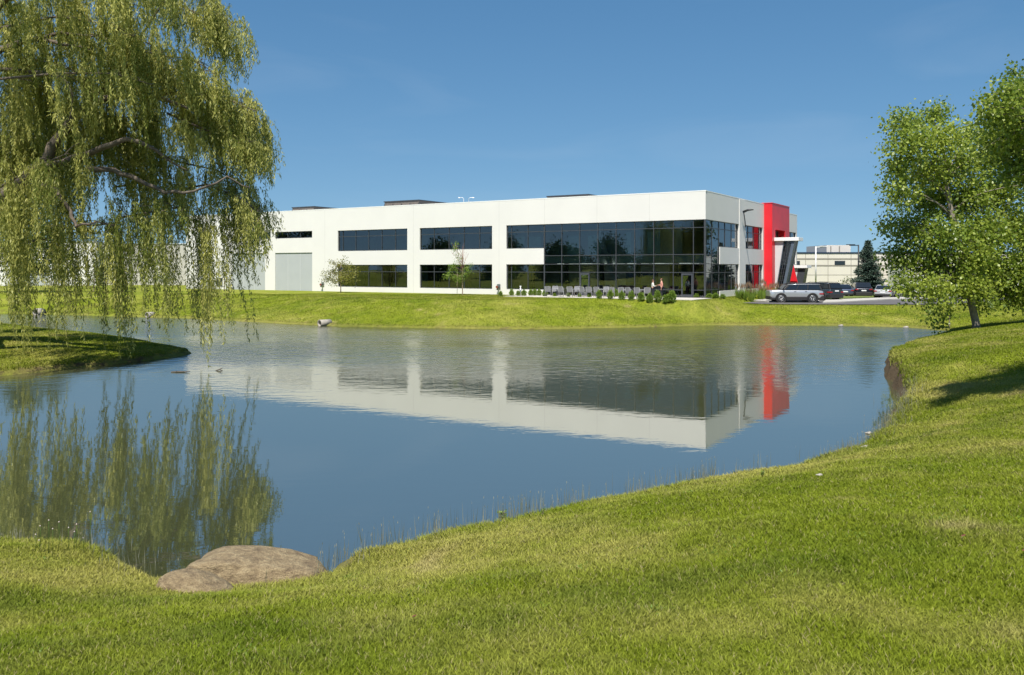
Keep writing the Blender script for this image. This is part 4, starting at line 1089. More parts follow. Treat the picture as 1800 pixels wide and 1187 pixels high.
    mb = MB(); mb.box(-hl - .035, -hl - .005, -.26, .26, belt - .36 if kind != 'suv' else gc + .55, (belt - .36 if kind != 'suv' else gc + .55) + .13); mb.build("number_plate", M['plate'], o)
    return o
def lot(px, py, z=LZ):
    d = (CAM_Z - z) * F / (py - HOR); return ((px - 900) / F * d, d, z + .004)
x, y, z = lot(1396, 531.4)
make_car((x, y, z), R(180 - 4), M['silver_paint'], "boxy silver sport utility car with black roof and wheel arches, parked side on", 'suv', M['black'])
x, y, z = lot(1437, 527)
make_car((x, y, z), R(118), M['green_paint'], "dark blue sport utility car half hidden behind the silver one", 'suv', M['black'])
x, y, z = lot(1478.5, 521.6)
make_car((x, y, z), R(80), M['blue_paint'], "slate blue saloon car parked rear towards the pond", 'sedan')
x, y, z = lot(1513, 521.4)
make_car((x, y, z), R(76), M['black_paint'], "black hatchback car parked between the blue saloon and the spruce", 'cross')
x, y, z = lot(1556, 523.2)
make_car((x, y, z), R(60), M['white_paint'], "pale silver saloon car parked left of the leafy birch", 'sedan')
x, y, z = lot(1617, 523.5)
make_car((x, y, z), R(60), M['white_paint'], "pale car mostly hidden behind the birch leaves", 'cross')
# ------------------------------------------------------------------ vegetation
def unit(v): return v / np.maximum(np.linalg.norm(v, axis=-1, keepdims=True), 1e-9)
def leaves(name, P, D, Ln, Wd, m, tint, parent=None, fold=None):
    n = len(P); D = unit(D)
    r = RNG.normal(size=(n, 3)) if fold is None else fold
    N = unit(np.cross(D, r))
    Ln = np.broadcast_to(np.asarray(Ln, float), (n,))[:, None]; Wd = np.broadcast_to(np.asarray(Wd, float), (n,))[:, None]
    V = np.stack([P, P + D * Ln * .45 + N * Wd * .5, P + D * Ln, P + D * Ln * .45 - N * Wd * .5], 1).reshape(-1, 3)
    t = np.repeat(np.clip(tint, 0, 1), 4)
    return np_mesh(name, V, np.arange(4 * n), np.arange(n) * 4, m, np.stack([t, t, t], 1), False, parent)

def bez(p, q_, up=.25, n=7, wob=.12):
    """a limb from p to q_, arching upward"""
    p = Vector(p); q_ = Vector(q_); L = (q_ - p).length; out = []
    ph = [random.uniform(-1, 1) for _ in range(3)]
    for i in range(n):
        t = i / (n - 1); b = p.lerp(q_, t); k = math.sin(math.pi * t)
        out.append(b + Vector((ph[0] * wob * L * k * math.sin(5 * t), ph[1] * wob * L * k, up * L * k)))
    return out

# --- weeping willow on the left spit
def willow():
    TX, TY = -28.5, 43.0; tz = gz(TX, TY)
    root = empty("willow_tree", (0, 0, 0), 0, "large weeping willow with long hanging strands over the left side of the pond", "tree")
    tr = MB()
    fork = Vector((TX + .6, TY - .3, tz + 4.2))
    tr.tube([(TX, TY, tz - .3), (TX, TY, tz + .4), (TX + .2, TY - .1, tz + 2.2), fork], [1.05, .8, .65, .6], 14)
    limbs = MB(); shelf = []   # (polyline in world, length range, bundles)
    def W(pts, d): return [px_at(a - .13 * max(0, a - 250), b, d + (i - len(pts) / 2) * .0) for i, (a, b) in enumerate(pts)]
    S = [  # photo polyline, depth, strand length in px, bundles
        ([(60, -90), (200, -70), (320, -50), (396, -5), (426, 50)], 41, (45, 105), 46),
        ([(230, -20), (330, 10), (400, 45), (428, 85)], 43, (40, 75), 34),
        ([(160, 60), (260, 95), (350, 105), (400, 130)], 39, (50, 110), 40),
        ([(160, 80), (260, 130), (350, 155), (425, 168), (468, 196), (484, 222)], 41, (45, 105), 62),
        ([(250, 170), (330, 185), (420, 200), (476, 215)], 44, (60, 120), 44),
        ([(300, 200), (380, 230), (440, 245), (470, 250)], 40, (40, 80), 30),
        ([(225, 245), (320, 285), (400, 300), (440, 320), (466, 345)], 42, (80, 140), 32),
        ([(300, 340), (380, 325), (430, 342), (466, 360), (488, 378)], 41, (60, 105), 22),
        ([(384, 395), (392, 400)], 41, (205, 222), 4), ([(425, 395), (432, 400)], 42, (200, 216), 4),
        ([(205, 385), (260, 375), (320, 365), (352, 375)], 40, (130, 235), 17),
        ([(200, 330), (270, 320), (340, 310)], 44, (140, 240), 11),
        ([(0, 330), (60, 295), (120, 270)], 37, (150, 300), 17),
        ([(0, 120), (60, 105), (130, 125), (170, 160)], 39, (80, 170), 42),
        ([(-60, 10), (60, -5), (170, -5), (240, 10)], 42, (60, 150), 48),
        ([(0, 50), (100, 30), (200, 45), (270, 80)], 38, (80, 150), 48),
        ([(110, 200), (200, 205), (290, 215)], 41, (80, 170), 44),
        ([(0, 200), (50, 190), (120, 190)], 43, (100, 200), 36),
        ([(0, 440), (60, 425), (130, 410), (190, 408)], 40, (120, 205), 13),
        ([(0, 270), (40, 260), (90, 255)], 45, (120, 230), 26), ([(0, -40), (150, -60), (280, -20)], 35.5, (50, 120), 16), ([(0, 140), (100, 130), (200, 130), (270, 150)], 36, (50, 130), 11), ([(-200, -160), (20, -170), (250, -150)], 33.5, (60, 110), 60), ([(-200, -120), (0, -130), (300, -110)], 37, (60, 110), 50),  # the last two shelves hang above the frame, added to shade the spit
        ([(130, 395), (165, 398), (210, 392)], 42, (130, 215), 9)]
    for x_, a_, b_ in ((12, 420, 640), (40, 400, 600), (62, 420, 610), (112, 410, 592), (148, 400, 575), (186, 398, 605), (205, 395, 560), (238, 390, 612), (262, 385, 606), (285, 380, 585), (300, 372, 604), (322, 368, 610), (336, 370, 598), (358, 380, 545), (404, 372, 520), (448, 350, 500), (470, 372, 488), (488, 380, 452)):
        S.append(([(x_ - 5, a_), (x_ + 5, a_)], 39.5 + 2 * math.sin(x_), ((b_ - a_) * .85, b_ - a_), 2))
    for pts, d, lr, nb in S: shelf.append((W(pts, d), (lr[0] * d / F, lr[1] * d / F), nb))
    # the part of the crown outside the frame
    for k in range(34):
        a = random.uniform(0, 2 * math.pi); rr = random.uniform(3, 12); z = random.uniform(9, 20) - rr * .45
        c = Vector((TX + rr * math.cos(a), TY + rr * math.sin(a), tz + z))
        if c.x / c.y > -.66: continue
        shelf.append(([c, c + Vector((math.cos(a) * 2.5, math.sin(a) * 2.5, -.3))], (2.5, 6), 24))
    # visible limbs
    for pts, d, r0 in (([(-90, 180), (0, 88), (60, 70), (110, 78), (160, 88)], 40, .24), ([(60, 70), (110, 58), (165, 64), (200, 40)], 40, .13),
                       ([(-40, 150), (0, 122), (70, 128), (110, 135), (130, 165), (120, 215)], 39.6, .15),
                       ([(-120, 420), (-20, 360), (30, 325), (80, 280), (125, 215), (150, 185), (200, 170), (260, 165), (330, 190)], 41, .46),
                       ([(60, 300), (110, 285), (160, 268), (220, 245), (260, 255), (300, 285), (330, 300)], 40.5, .24),
                       ([(70, 322), (100, 335), (125, 372), (135, 398), (170, 392), (205, 398)], 40, .16),
                       ([(150, 295), (200, 300), (240, 315), (290, 338), (340, 338), (400, 312), (440, 330)], 40.5, .17),
                       ([(150, 185), (210, 120), (250, 60), (300, -10)], 41.5, .2), ([(-90, 180), (-40, 60), (60, -60), (200, -90)], 42, .3),
                       ([(260, 165), (330, 165), (400, 175), (450, 195)], 42, .1)):
        P = [px_at(a, b, d - 2.4 + .4 * math.sin(i * 1.3)) for i, (a, b) in enumerate(pts)]
        # subdivide with a little wobble
        Q = []
        for i in range(len(P) - 1):
            for k in range(3):
                Q.append(P[i].lerp(P[i + 1], k / 3) + Vector([random.uniform(-.06, .06) for _ in range(3)]))
        Q.append(P[-1]); n = len(Q)
        limbs.tube(Q, [max(.025, .8 * r0 * (1 - .85 * i / (n - 1))) for i in range(n)], 8)
        if pts[0][0] < -30: limbs.tube(bez(fork, P[0], .12, 6), [.55, .5, .45, .42, .38, max(r0, .25)], 10)
    PP_, DD, LL, TT = [], [], [], []
    tw = MB()
    for line, lr, nb in shelf:
        seg = [line[i + 1] - line[i] for i in range(len(line) - 1)]
        if len(line) > 2: tw.tube([p + Vector((0, 0, .02)) for p in line], [.06 - .045 * i / (len(line) - 1) for i in range(len(line))], 5)
        a0 = line[0]; j = min(range(1), key=lambda k: 0)
        for b in range(int(nb * .95)):
            u = random.random() * len(seg); i = min(int(u), len(seg) - 1)
            c = line[i] + seg[i] * (u - i) + Vector((random.gauss(-.1, .32), random.gauss(0, 1.2), random.gauss(0, .3)))
            L0 = random.uniform(*lr)
            # the curtain hangs in ropes with gaps between: some columns end high
            cx_ = 900 + F * c.x / c.y; ty_ = HOR + F * (CAM_Z - c.z + L0) / c.y
            if nb > 2 and ty_ > 400 and 60 < cx_ < 520 and vnoise(cx_ / 13.0, c.y / 40, 5) < .56: L0 = max(.5, L0 - (ty_ - random.uniform(370, 440)) * c.y / F)
            rad = random.uniform(.06, .26)
            shade = random.uniform(-.34, .3)
            tw.tube([line[i] + seg[i] * (u - i), (line[i] + seg[i] * (u - i)).lerp(c, .5) + Vector((0, 0, .1)), c], [.022, .016, .008], 4, cap=False)
            for s in range(random.randint(6, 12)):
                st = c + Vector((random.gauss(0, rad), random.gauss(0, rad), random.gauss(0, .15)))
                L = L0 * random.uniform(.45, 1.05)
                out = Vector((random.gauss(.25, .35), random.gauss(0, .35), .15)); n = max(8, int(L / .038))
                t = np.linspace(0, 1, n)
                sway = random.gauss(.05, .05)
                arc = np.minimum(t * L / .8, 1)
                x = st.x + out.x * .6 * arc + sway * L * t ** 1.5 + .04 * np.sin(t * L * 2.1 + random.random() * 6)
                y = st.y + out.y * .6 * arc + .04 * np.sin(t * L * 1.8 + random.random() * 6)
                z = st.z + .25 * np.sin(np.minimum(t * L / .8, 1) * math.pi) * .6 - L * t
                p = np.stack([x, y, z], 1)
                dd = RNG.normal(size=(n, 3)) * .34; dd[:, 2] -= .85
                PP_.append(p + RNG.normal(size=(n, 3)) * .035); DD.append(dd)
                LL.append(RNG.uniform(.13, .26, n))
                TT.append(.56 + shade + random.uniform(-.12, .12) + RNG.normal(size=n) * .2)
    P = np.concatenate(PP_); D = np.concatenate(DD); L = np.concatenate(LL); T = np.concatenate(TT)
    # keep strands clear of the ground and the water
    k = P[:, 2] > np.maximum(ground_z(P[:, 0], P[:, 1]), 0) + .25
    k &= (P[:, 0] / P[:, 1] > -.68) | (RNG.random(len(P)) < .45)
    P, D, L, T = P[k], D[k], L[k], T[k]
    print("willow leaves", len(P))
    tr.v += []; 
    tr.build("trunk", M['bark'], root); limbs.build("limb", M['bark'], root); tw.build("twig", M['bark'], root, recalc=False)
    leaves("crown", P, D, L, L * .21, M['willow_leaf'], T, root)
willow()

def blob_tree(name, label, group, base, trunk_r, fork_z, blobs, leafm, barkm, leaf, dens, droop=.3, lim=(.09, .02), tilt=(0, 0), cat="tree", tint=.5, spread=1.2, trunk_top=None, tdark=.2, shell=.5):
    """blobs: (centre, radius xyz); every blob is a spray of twigs carrying leaves, joined to the trunk by a limb"""
    root = empty(name, (0, 0, 0), 0, label, cat, group)
    bx, by, bz = base
    tr = MB()
    top = Vector(trunk_top) if trunk_top else Vector((bx + tilt[0], by + tilt[1], bz + fork_z))
    tp = [Vector((bx, by, bz - .15)), Vector((bx, by, bz + .2))] + [Vector((bx, by, bz)).lerp(top, t) + Vector((random.uniform(-.05, .05), random.uniform(-.05, .05), 0)) * (top.z - bz) * .15 for t in (.3, .6, .85)] + [top]
    tr.tube(tp, [trunk_r * 1.35, trunk_r * 1.05, trunk_r * .9, trunk_r * .75, trunk_r * .55, trunk_r * .35], 10)
    tr.build("trunk", barkm, root)
    lm = MB(); PP_, DD, TT = [], [], []
    for c, r in blobs:
        c = Vector(c); r = Vector(r if hasattr(r, '__len__') else (r, r, r))
        q_ = .25 + .7 * min(1, max(0, (c.z - bz) / max(.1, (top.z - bz)))) if c.z < top.z else 1
        at = Vector((bx, by, bz)).lerp(top, min(1, max(.42, q_ - .15)))
        cv = bez(at, c, .08, 6, .06)
        lm.tube(cv, [lim[0] * (1 - t) + lim[1] * t for t in (0, .2, .4, .6, .8, 1)], 6)
        vol = r.x * r.y * r.z; ar = (r.x * r.z + r.x * r.y + r.y * r.z)
        n = max(30, int(dens * ar))
        nt_ = max(4, n // 16); sh = random.uniform(-tdark, tdark)
        for _ in range(nt_):
            d = Vector([random.gauss(0, 1) for _ in range(3)]); d.normalize(); 
            rr = random.random() ** shell
            e = c + Vector((d.x * r.x, d.y * r.y, d.z * r.z)) * rr * spread
            s0 = c.lerp(e, random.uniform(.2, .6)); m_ = 16
            if random.random() < .4: lm.tube([s0, e], [lim[1] * .7, lim[1] * .25], 3, cap=False)
            t = RNG.random(m_)[:, None]
            a = np.array(s0)[None] * (1 - t) + np.array(e)[None] * t
            a[:, 2] -= droop * (t[:, 0] ** 2) * r.z * .5
            PP_.append(a + RNG.normal(size=(m_, 3)) * leaf * 1.5)
            dd = RNG.normal(size=(m_, 3)) * .7 + np.array(d)[None] * .5; dd[:, 2] -= droop
            DD.append(dd); TT.append(tint + sh + RNG.normal(size=m_) * .2)
    lm.build("limb", barkm, root, recalc=False)
    P = np.concatenate(PP_); D = np.concatenate(DD); T = np.concatenate(TT)
    g = ground_z(P[:, 0], P[:, 1]); k = P[:, 2] > g + .05
    P, D, T = P[k], D[k], T[k]
    L = RNG.uniform(.75, 1.25, len(P)) * leaf
    leaves("crown", P, D, L, L * .72, leafm, T, root)
    print(name, len(P))
    return root
def pxb(L, d, jit=1.5, kz=1.0, grow=1.0):
    out = []
    for (x, y, rx, ry) in L:
        dd = d + random.uniform(-jit, jit); k = dd / F
        out.append((px_at(x, y, dd), (rx * k * grow, rx * k * 1.1 * grow, ry * k * kz * grow)))
    return out
# birch on the right bank
bd = 42.0
bb = px_ground(1716, 577)
base = (bb.x, bb.y, bb.z); bd = bb.y
birch = [(1583, 215, 26, 24), (1640, 200, 26, 20), (1600, 250, 40, 30), (1660, 240, 40, 30), (1580, 295, 28, 26), (1630, 300, 48, 36), (1690, 285, 45, 36), (1582, 340, 26, 26), (1640, 355, 50, 36),
         (1705, 345, 50, 40), (1760, 330, 45, 45), (1568, 392, 16, 12), (1600, 405, 40, 30), (1660, 415, 52, 40), (1725, 410, 52, 42), (1785, 400, 48, 50), (1580, 450, 30, 24), (1625, 460, 44, 32),
         (1685, 475, 52, 36), (1750, 475, 52, 40), (1705, 500, 36, 22), (1715, 450, 34, 30), (1800, 470, 42, 44), (1590, 500, 24, 16), (1640, 510, 38, 26), (1700, 508, 40, 20), (1760, 508, 40, 20), (1800, 520, 26, 18), (1735, 530, 14, 12),
         (1640, 540, 8, 22), (1652, 570, 6, 20), (1634, 552, 4, 16), (1660, 548, 6, 14), (1600, 520, 6, 10), (1860, 420, 55, 60), (1850, 320, 50, 50), (1840, 500, 50, 40), (1750, 270, 40, 30), (1700, 235, 26, 22), (1610, 215, 20, 16), (1553, 262, 7, 6), (1549, 398, 9, 5), (1552, 330, 8, 5)]
blob_tree("birch_tree", "leafy pale-barked birch with drooping branches on the right bank", None, base, .22, 8.2, pxb(birch, bd, 2.2, 1, 1.12), M['birch_leaf'], M['birch_bark'], .20, 235, .45, (.045, .009), (-.6, 0.2), trunk_top=px_at(1650, 270, bd))
# taller tree just outside the frame, upper right; it throws the shade on the near slope
d2 = 22.2
up = [(1748, 205, 36, 24), (1764, 172, 34, 22), (1742, 250, 30, 22), (1785, 225, 50, 40), (1800, 180, 50, 40), (1800, 290, 36, 26), (1782, 132, 16, 14), (1798, 160, 34, 20), (1742, 188, 24, 12), (1785, 200, 46, 26), (1820, 240, 60, 40), (1775, 250, 30, 24), (1870, 190, 50, 36), (1930, 220, 80, 60), (1900, 310, 90, 60), (1980, 320, 90, 70), (1880, 110, 40, 34), (1950, 60, 60, 50), (1990, 120, 90, 70), (2060, 240, 90, 80), (1840, 300, 50, 40), (1960, 420, 90, 50), (2060, 390, 80, 60), (1880, 380, 60, 40)]
bx, by = 16.9, 22.3
blob_tree("birch_tree", "taller birch crown reaching in at the upper right edge", None, (bx, by, gz(bx, by)), .26, 8, pxb(up, d2, 1.8, 1, 1.15), M['birch_leaf'], M['birch_bark'], .10, 760, .35, (.08, .012), trunk_top=(17.2, 22.3, 10.5), tint=.35)
# thin stake beside the birch
p = px_ground(1669, 578)
o = empty("wooden_stake", p, 0, "thin wooden stake in the grass left of the birch trunk", "stake")
mb = MB(); mb.hexa([(-.03, -.03, -.1), (.03, -.03, -.1), (.03, .03, -.1), (-.03, .03, -.1), (-.05, -.03, .95), (.01, -.03, .95), (.01, .03, .95), (-.05, .03, .95)]); mb.build("post", M['young_bark'], o)

# young trees in front of the long facade
p = px_ground(599, 515)
d = p.y
yt = [(577, 492, 14, 7), (590, 478, 16, 8), (600, 488, 18, 8), (617, 482, 16, 7), (622, 495, 9, 5), (598, 466, 14, 7), (585, 462, 6, 5), (612, 468, 12, 5), (603, 456, 5, 4), (570, 480, 7, 4), (628, 474, 6, 3), (590, 496, 10, 4), (610, 496, 10, 4)]
blob_tree("young_maple", "small round young tree with olive leaves before the third window bay", None, p, .055, 3.2, pxb(yt, d, .6), M['maple_leaf'], M['young_bark'], .13, 220, .1, (.03, .008), tint=.4)
p = px_ground(813, 519.5); d = p.y
yt = [(790, 483, 11, 10), (797, 470, 9, 10), (803, 488, 10, 7), (806, 455, 6, 12), (800, 440, 4, 7), (820, 478, 9, 9), (824, 468, 5, 9), (803, 432, 3, 5), (815, 488, 8, 7)]
t1 = blob_tree("young_pear", "slender young tree, green on the left and red twiggy on top, before white wall", None, p, .05, 4.6, pxb(yt, d, .4), M['pear_leaf'], M['young_bark'], .12, 210, -.1, (.028, .007), tint=.5)
lm = MB(); P_, D_ = [], []
for k in range(22):
    a = px_at(813 + random.uniform(-2, 2), random.uniform(455, 492), d); e = px_at(812 + random.gauss(0, 9), random.uniform(424, 470), d + random.uniform(-.5, .5))
    if e.z < a.z: continue
    lm.tube([a, a.lerp(e, .5) + Vector((0, 0, .1)), e], [.014, .01, .005], 4)
    for q_ in range(5):
        t = random.uniform(.5, 1); P_.append(a.lerp(e, t)); D_.append((e - a).normalized() + Vector([random.gauss(0, .5) for _ in range(3)]))
lm.build("bare_twig", simple('red_twig', (.30, .15, .12), .8), t1)
leaves("red_shoot", np.array(P_), np.array(D_), .11, .05, M['red_leaf'], RNG.random(len(P_)), t1)
p = px_ground(803.5, 518.5)
o = empty("tree_stake", p, 0, "thin support stake left of the slender young tree", "stake")
mb = MB(); mb.tube([(0, 0, -.1), (.02, 0, 2.3)], .025, 6); mb.build("post", M['young_bark'], o)
p = px_ground(394, 512)
blob_tree("young_linden", "small thin-crowned young tree against the white wall at the end of the facade", None, p, .05, 2.8, pxb([(392, 470, 9, 9), (397, 480, 8, 7), (388, 483, 7, 6), (394, 460, 6, 5)], p.y, .5), M['mid_leaf'], M['young_bark'], .14, 150, .1, (.025, .007))
# background trees behind the willow
p = px_ground(35, 514)
blob_tree("dense_tree", "dark dense broadleaf tree on the far bank behind the willow", None, p, .22, 7, pxb([(30, 400, 40, 36), (70, 420, 44, 40), (100, 450, 36, 32), (20, 450, 44, 36), (60, 470, 50, 24), (115, 480, 20, 14), (-30, 430, 50, 50), (45, 380, 32, 20), (95, 400, 24, 24)], p.y, 2), M['dark_leaf'], M['dark_bark'], .24, 85, .1, (.09, .02))
for px, py, L_, lb in ((186, 513, [(186, 450, 18, 24), (178, 475, 18, 18), (196, 480, 16, 16), (190, 430, 12, 14)], "tall yellow-green shrub tree on the far bank before the warm grey wing"),
                       (165, 513, [(165, 488, 14, 14), (155, 495, 12, 10), (172, 500, 12, 8)], "low rounded bush on the far bank left of the yellow-green tree"),
                       (215, 513, [(215, 492, 13, 14), (222, 480, 10, 12), (207, 500, 10, 8)], "low bush on the far bank right of the yellow-green tree"),
                       (290, 513, [(290, 470, 16, 24), (300, 490, 14, 14), (280, 492, 14, 14)], "medium green tree on the far bank by the building's end")):
    p = px_ground(px, py)
    blob_tree("bank_tree", lb, "young trees on the far left bank", p, .07, 3.2, pxb(L_, p.y, 1), M['mid_leaf'], M['young_bark'], .2, 70, .1, (.04, .01), tint=.5)

def broad_tree(x, y, h, w, label, group, m, k=22, leaf=.45, dens=26):
    z = gz(x, y); bl = []
    for i in range(k):
        a = random.uniform(0, 6.28); q_ = random.random(); rr = w * .42 * math.sqrt(random.random()) * (1.1 - .75 * q_)
        r = w * random.uniform(.14, .24); bl.append(((x + rr * math.cos(a), y + rr * math.sin(a), z + h * (.06 + .84 * q_)), (r, r, r * .8)))
    blob_tree("broadleaf_tree", label, group, (x, y, z), h * .028, h * .55, bl, m, M['dark_bark'], leaf, dens, .15, (.14, .03))
# trees round the site that stand outside the frame and show as mirror images in the glazing
for i, (x, y, h, w, lb) in enumerate(((-95, 14, 9.5, 14, "broad tree left of the view, mirrored in the upper glazing"), (-82, 36, 8, 12, "round tree beyond the willow, mirrored in the glazing"), (-112, 34, 11, 15, "tall tree far left of the pond, mirrored in the glazing"),
                                      (-88, -8, 9, 14, "broad tree left of the camera, mirrored in the left windows"), (-118, -26, 11, 16, "tall tree on the near left bank, mirrored in the left windows"), (-98, 58, 9, 13, "tree at the left end of the far bank"), (-104, -4, 7, 13, "low bushy tree between the taller ones left of the view"), (-100, 24, 6.5, 12, "low bushy tree beyond the left inlet, mirrored in the glazing"), (-84, 20, 5, 10, "low thicket tree on the left bank, mirrored in the lower windows"))):
    broad_tree(x, y, h, w, lb, "trees beyond the left edge", M['dark_leaf'], 22, .5, 24)
for i, (x, y, h, w, lb) in enumerate(((76, 120, 11, 12, "round tree beyond the car park behind the birch"), (92, 138, 12, 12, "tall tree at the far end of the car park behind the birch"), (104, 122, 11, 12, "tree right of the car park, mirrored in the side windows"))):
    broad_tree(x, y, h, w, lb, "trees beyond the car park", M['mid_leaf'], 20, .45, 26)

# spruce
def spruce():
    d = 101.0; x = px_x(1526, d); z = LZ - .05
    o = empty("spruce_tree", (0, 0, 0), 0, "dark blue-green spruce beside the black lamp post", "tree")
    h = CAM_Z + (HOR - 422) / F * d - z; rb = 31 / F * d
    mb = MB(); mb.tube([(x, d, z - .2), (x, d, z + h)], [.2, .02], 8); mb.build("trunk", M['dark_bark'], o)
    P, D, T = [], [], []
    lv = 30
    for i in range(lv):
        t = i / (lv - 1); r = rb * (1 - t) ** .85 * random.uniform(.85, 1.1) + .12; zz = z + .35 + (h - .5) * t
        nb = int(7 + 12 * (1 - t))
        for k in range(nb):
            a = random.uniform(0, 6.28); rr = r * random.uniform(.75, 1.12); n = int(16 + 60 * rr / rb)
            q_ = RNG.random(n); off = RNG.normal(size=n) * (.13 + .10 * rr / rb)
            px_ = x + math.cos(a) * rr * q_ - math.sin(a) * off; py_ = d + math.sin(a) * rr * q_ + math.cos(a) * off
            pz_ = zz - .35 * rr * q_ ** 1.2 * .55 + .18 * rr * q_ ** 4 + RNG.normal(size=n) * .04
            P.append(np.stack([px_, py_, pz_], 1))
            dd = np.stack([np.full(n, math.cos(a)), np.full(n, math.sin(a)), np.full(n, -.2)], 1) + RNG.normal(size=(n, 3)) * .55; D.append(dd)
            T.append(.3 + .5 * q_ + RNG.normal(size=n) * .15)
    P = np.concatenate(P); leaves("crown", P, np.concatenate(D), .26, .09, M['spruce_leaf'], np.concatenate(T), o)
spruce()
p = px_ground(1490, 524)
blob_tree("bush", "loose green bush between the blue saloon and the black hatchback", None, (px_x(1490, 103), 103, LZ), .04, 1.2, pxb([(1488, 500, 8, 9), (1494, 508, 8, 8), (1483, 512, 7, 7), (1490, 492, 5, 5)], 103, .6), M['mid_leaf'], M['young_bark'], .17, 130, .1, (.03, .01), cat="shrub", tint=.5)

# clipped shrubs along the terrace
def make_shrub(seed):
    o = empty("shrub", (0, 0, 0))
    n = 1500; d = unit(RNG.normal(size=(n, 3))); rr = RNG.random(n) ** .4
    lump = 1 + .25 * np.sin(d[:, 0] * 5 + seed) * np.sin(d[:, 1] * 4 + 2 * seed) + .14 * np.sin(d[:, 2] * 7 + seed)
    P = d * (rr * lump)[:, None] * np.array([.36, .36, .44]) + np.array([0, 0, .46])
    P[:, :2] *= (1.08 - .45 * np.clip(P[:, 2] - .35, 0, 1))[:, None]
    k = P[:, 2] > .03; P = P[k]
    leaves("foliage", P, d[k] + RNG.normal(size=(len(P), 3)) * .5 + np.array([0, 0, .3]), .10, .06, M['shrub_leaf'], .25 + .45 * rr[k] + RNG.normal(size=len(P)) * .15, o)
    mb = MB()
    for _ in range(5): mb.tube([(0, 0, -.05), (random.uniform(-.15, .15), random.uniform(-.15, .15), .5)], [.02, .008], 5)
    mb.build("stem", M['young_bark'], o)
    return o
SH = [(880, 521, .72), (899, 521, .82), (911, 521, .74), (921, 521, .86), (933, 520.5, .86), (940, 520.5, .8), (948, 520.5, .82), (958, 521.5, .9), (975, 522, .5), (999, 522.5, .56), (1019, 523, .56), (1036, 523.5, .7), (1053, 525, .92), (1073, 526, .95), (1082, 522.5, 1.0), (1093, 527, 1.0), (1110, 528.5, 1.0), (1127, 530, 1.06), (1142, 532, 1.1), (1156, 532, 1.15), (1170, 533.5, 1.0), (1181, 533, 1.35)]
protos = []
near = {7: "pressed against the end of the white wall", 14: "standing on the terrace between chairs", 19: "right before the two people", 21: "the largest and rightmost of the row"}
for i, (px, py, sc) in enumerate(SH):
    if i < 3: c = make_shrub(i * 1.7); protos.append(c)
    else: c = copy_tree(protos[i % 3])
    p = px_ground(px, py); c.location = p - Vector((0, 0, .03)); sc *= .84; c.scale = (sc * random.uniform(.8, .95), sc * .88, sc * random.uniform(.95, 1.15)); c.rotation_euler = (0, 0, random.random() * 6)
    ords = ordn + ["twenty-first", "twenty-second"]
    lb = "round green shrub of the terrace row, %s" % near.get(i, (ords[i] + (" counted from the left" if i else "")))
    tag(c, lb, "shrub", "shrubs along the terrace")
for i, (px, py, sc, lb) in enumerate([(1214, 524, .6, "low spreading shrub right of the corner door"), (1224, 524.5, .5, "small low shrub between the corner door and the corner"), (1247, 525, .55, "low shrub just right of the glazed corner"), (1258, 525, .6, "low shrub before the side plinth, nearest the corner"), (1270, 525.5, .5, "low shrub before the side plinth, second from the corner")]):
    c = copy_tree(protos[i % 3]); p = px_ground(px, py); c.location = p; c.scale = (sc * 1.5, sc * 1.2, sc * .9); tag(c, lb, "shrub", "low shrubs at the building corner")

# feathery ornamental grasses along the right side
def tuft(n, h, lean, w, m, col, top=None):
    a = RNG.random(n) * 6.283; r = RNG.random(n) * .22
    P = np.stack([np.cos(a) * r, np.sin(a) * r, np.zeros(n)], 1); D = np.stack([np.cos(a) * lean * RNG.random(n), np.sin(a) * lean * RNG.random(n), np.ones(n)], 1)
    return P, D
def make_ograss():
    o = empty("ornamental_grass", (0, 0, 0))
    P, D = tuft(240, 1, .45, .02, None, None); L = RNG.uniform(.6, 1.15, 240)
    leaves("blades", P, D, L, .03, M['shrub_leaf'], .3 + RNG.random(240) * .6, o)
    P, D = tuft(26, 1, .3, 0, None, None); D = unit(D); L = RNG.uniform(1.0, 1.5, 26)[:, None]
    leaves("plumes", P + D * L * .8, D, .5, .07, M['plume'], RNG.random(26), o)
    return o
og = make_ograss()
for i in range(13):
    c = og if i == 0 else copy_tree(og)
    x, y = b2w(5.2 + i * 1.08 + random.uniform(-.2, .2), -1.9 + random.uniform(-.5, .5)); c.location = (x, y, gz(x, y) - .02); c.rotation_euler = (0, 0, i * 1.3); k = random.uniform(.85, 1.1); c.scale = (k, k, k)
    tag(c, "tall feathery grass with reddish plumes at the side wall, %s" % (("nearest the glazed corner" if i == 0 else "nearest the red tower" if i == 12 else ordn[i] + " from the corner")), "ornamental grass", "ornamental grasses along the side wall")

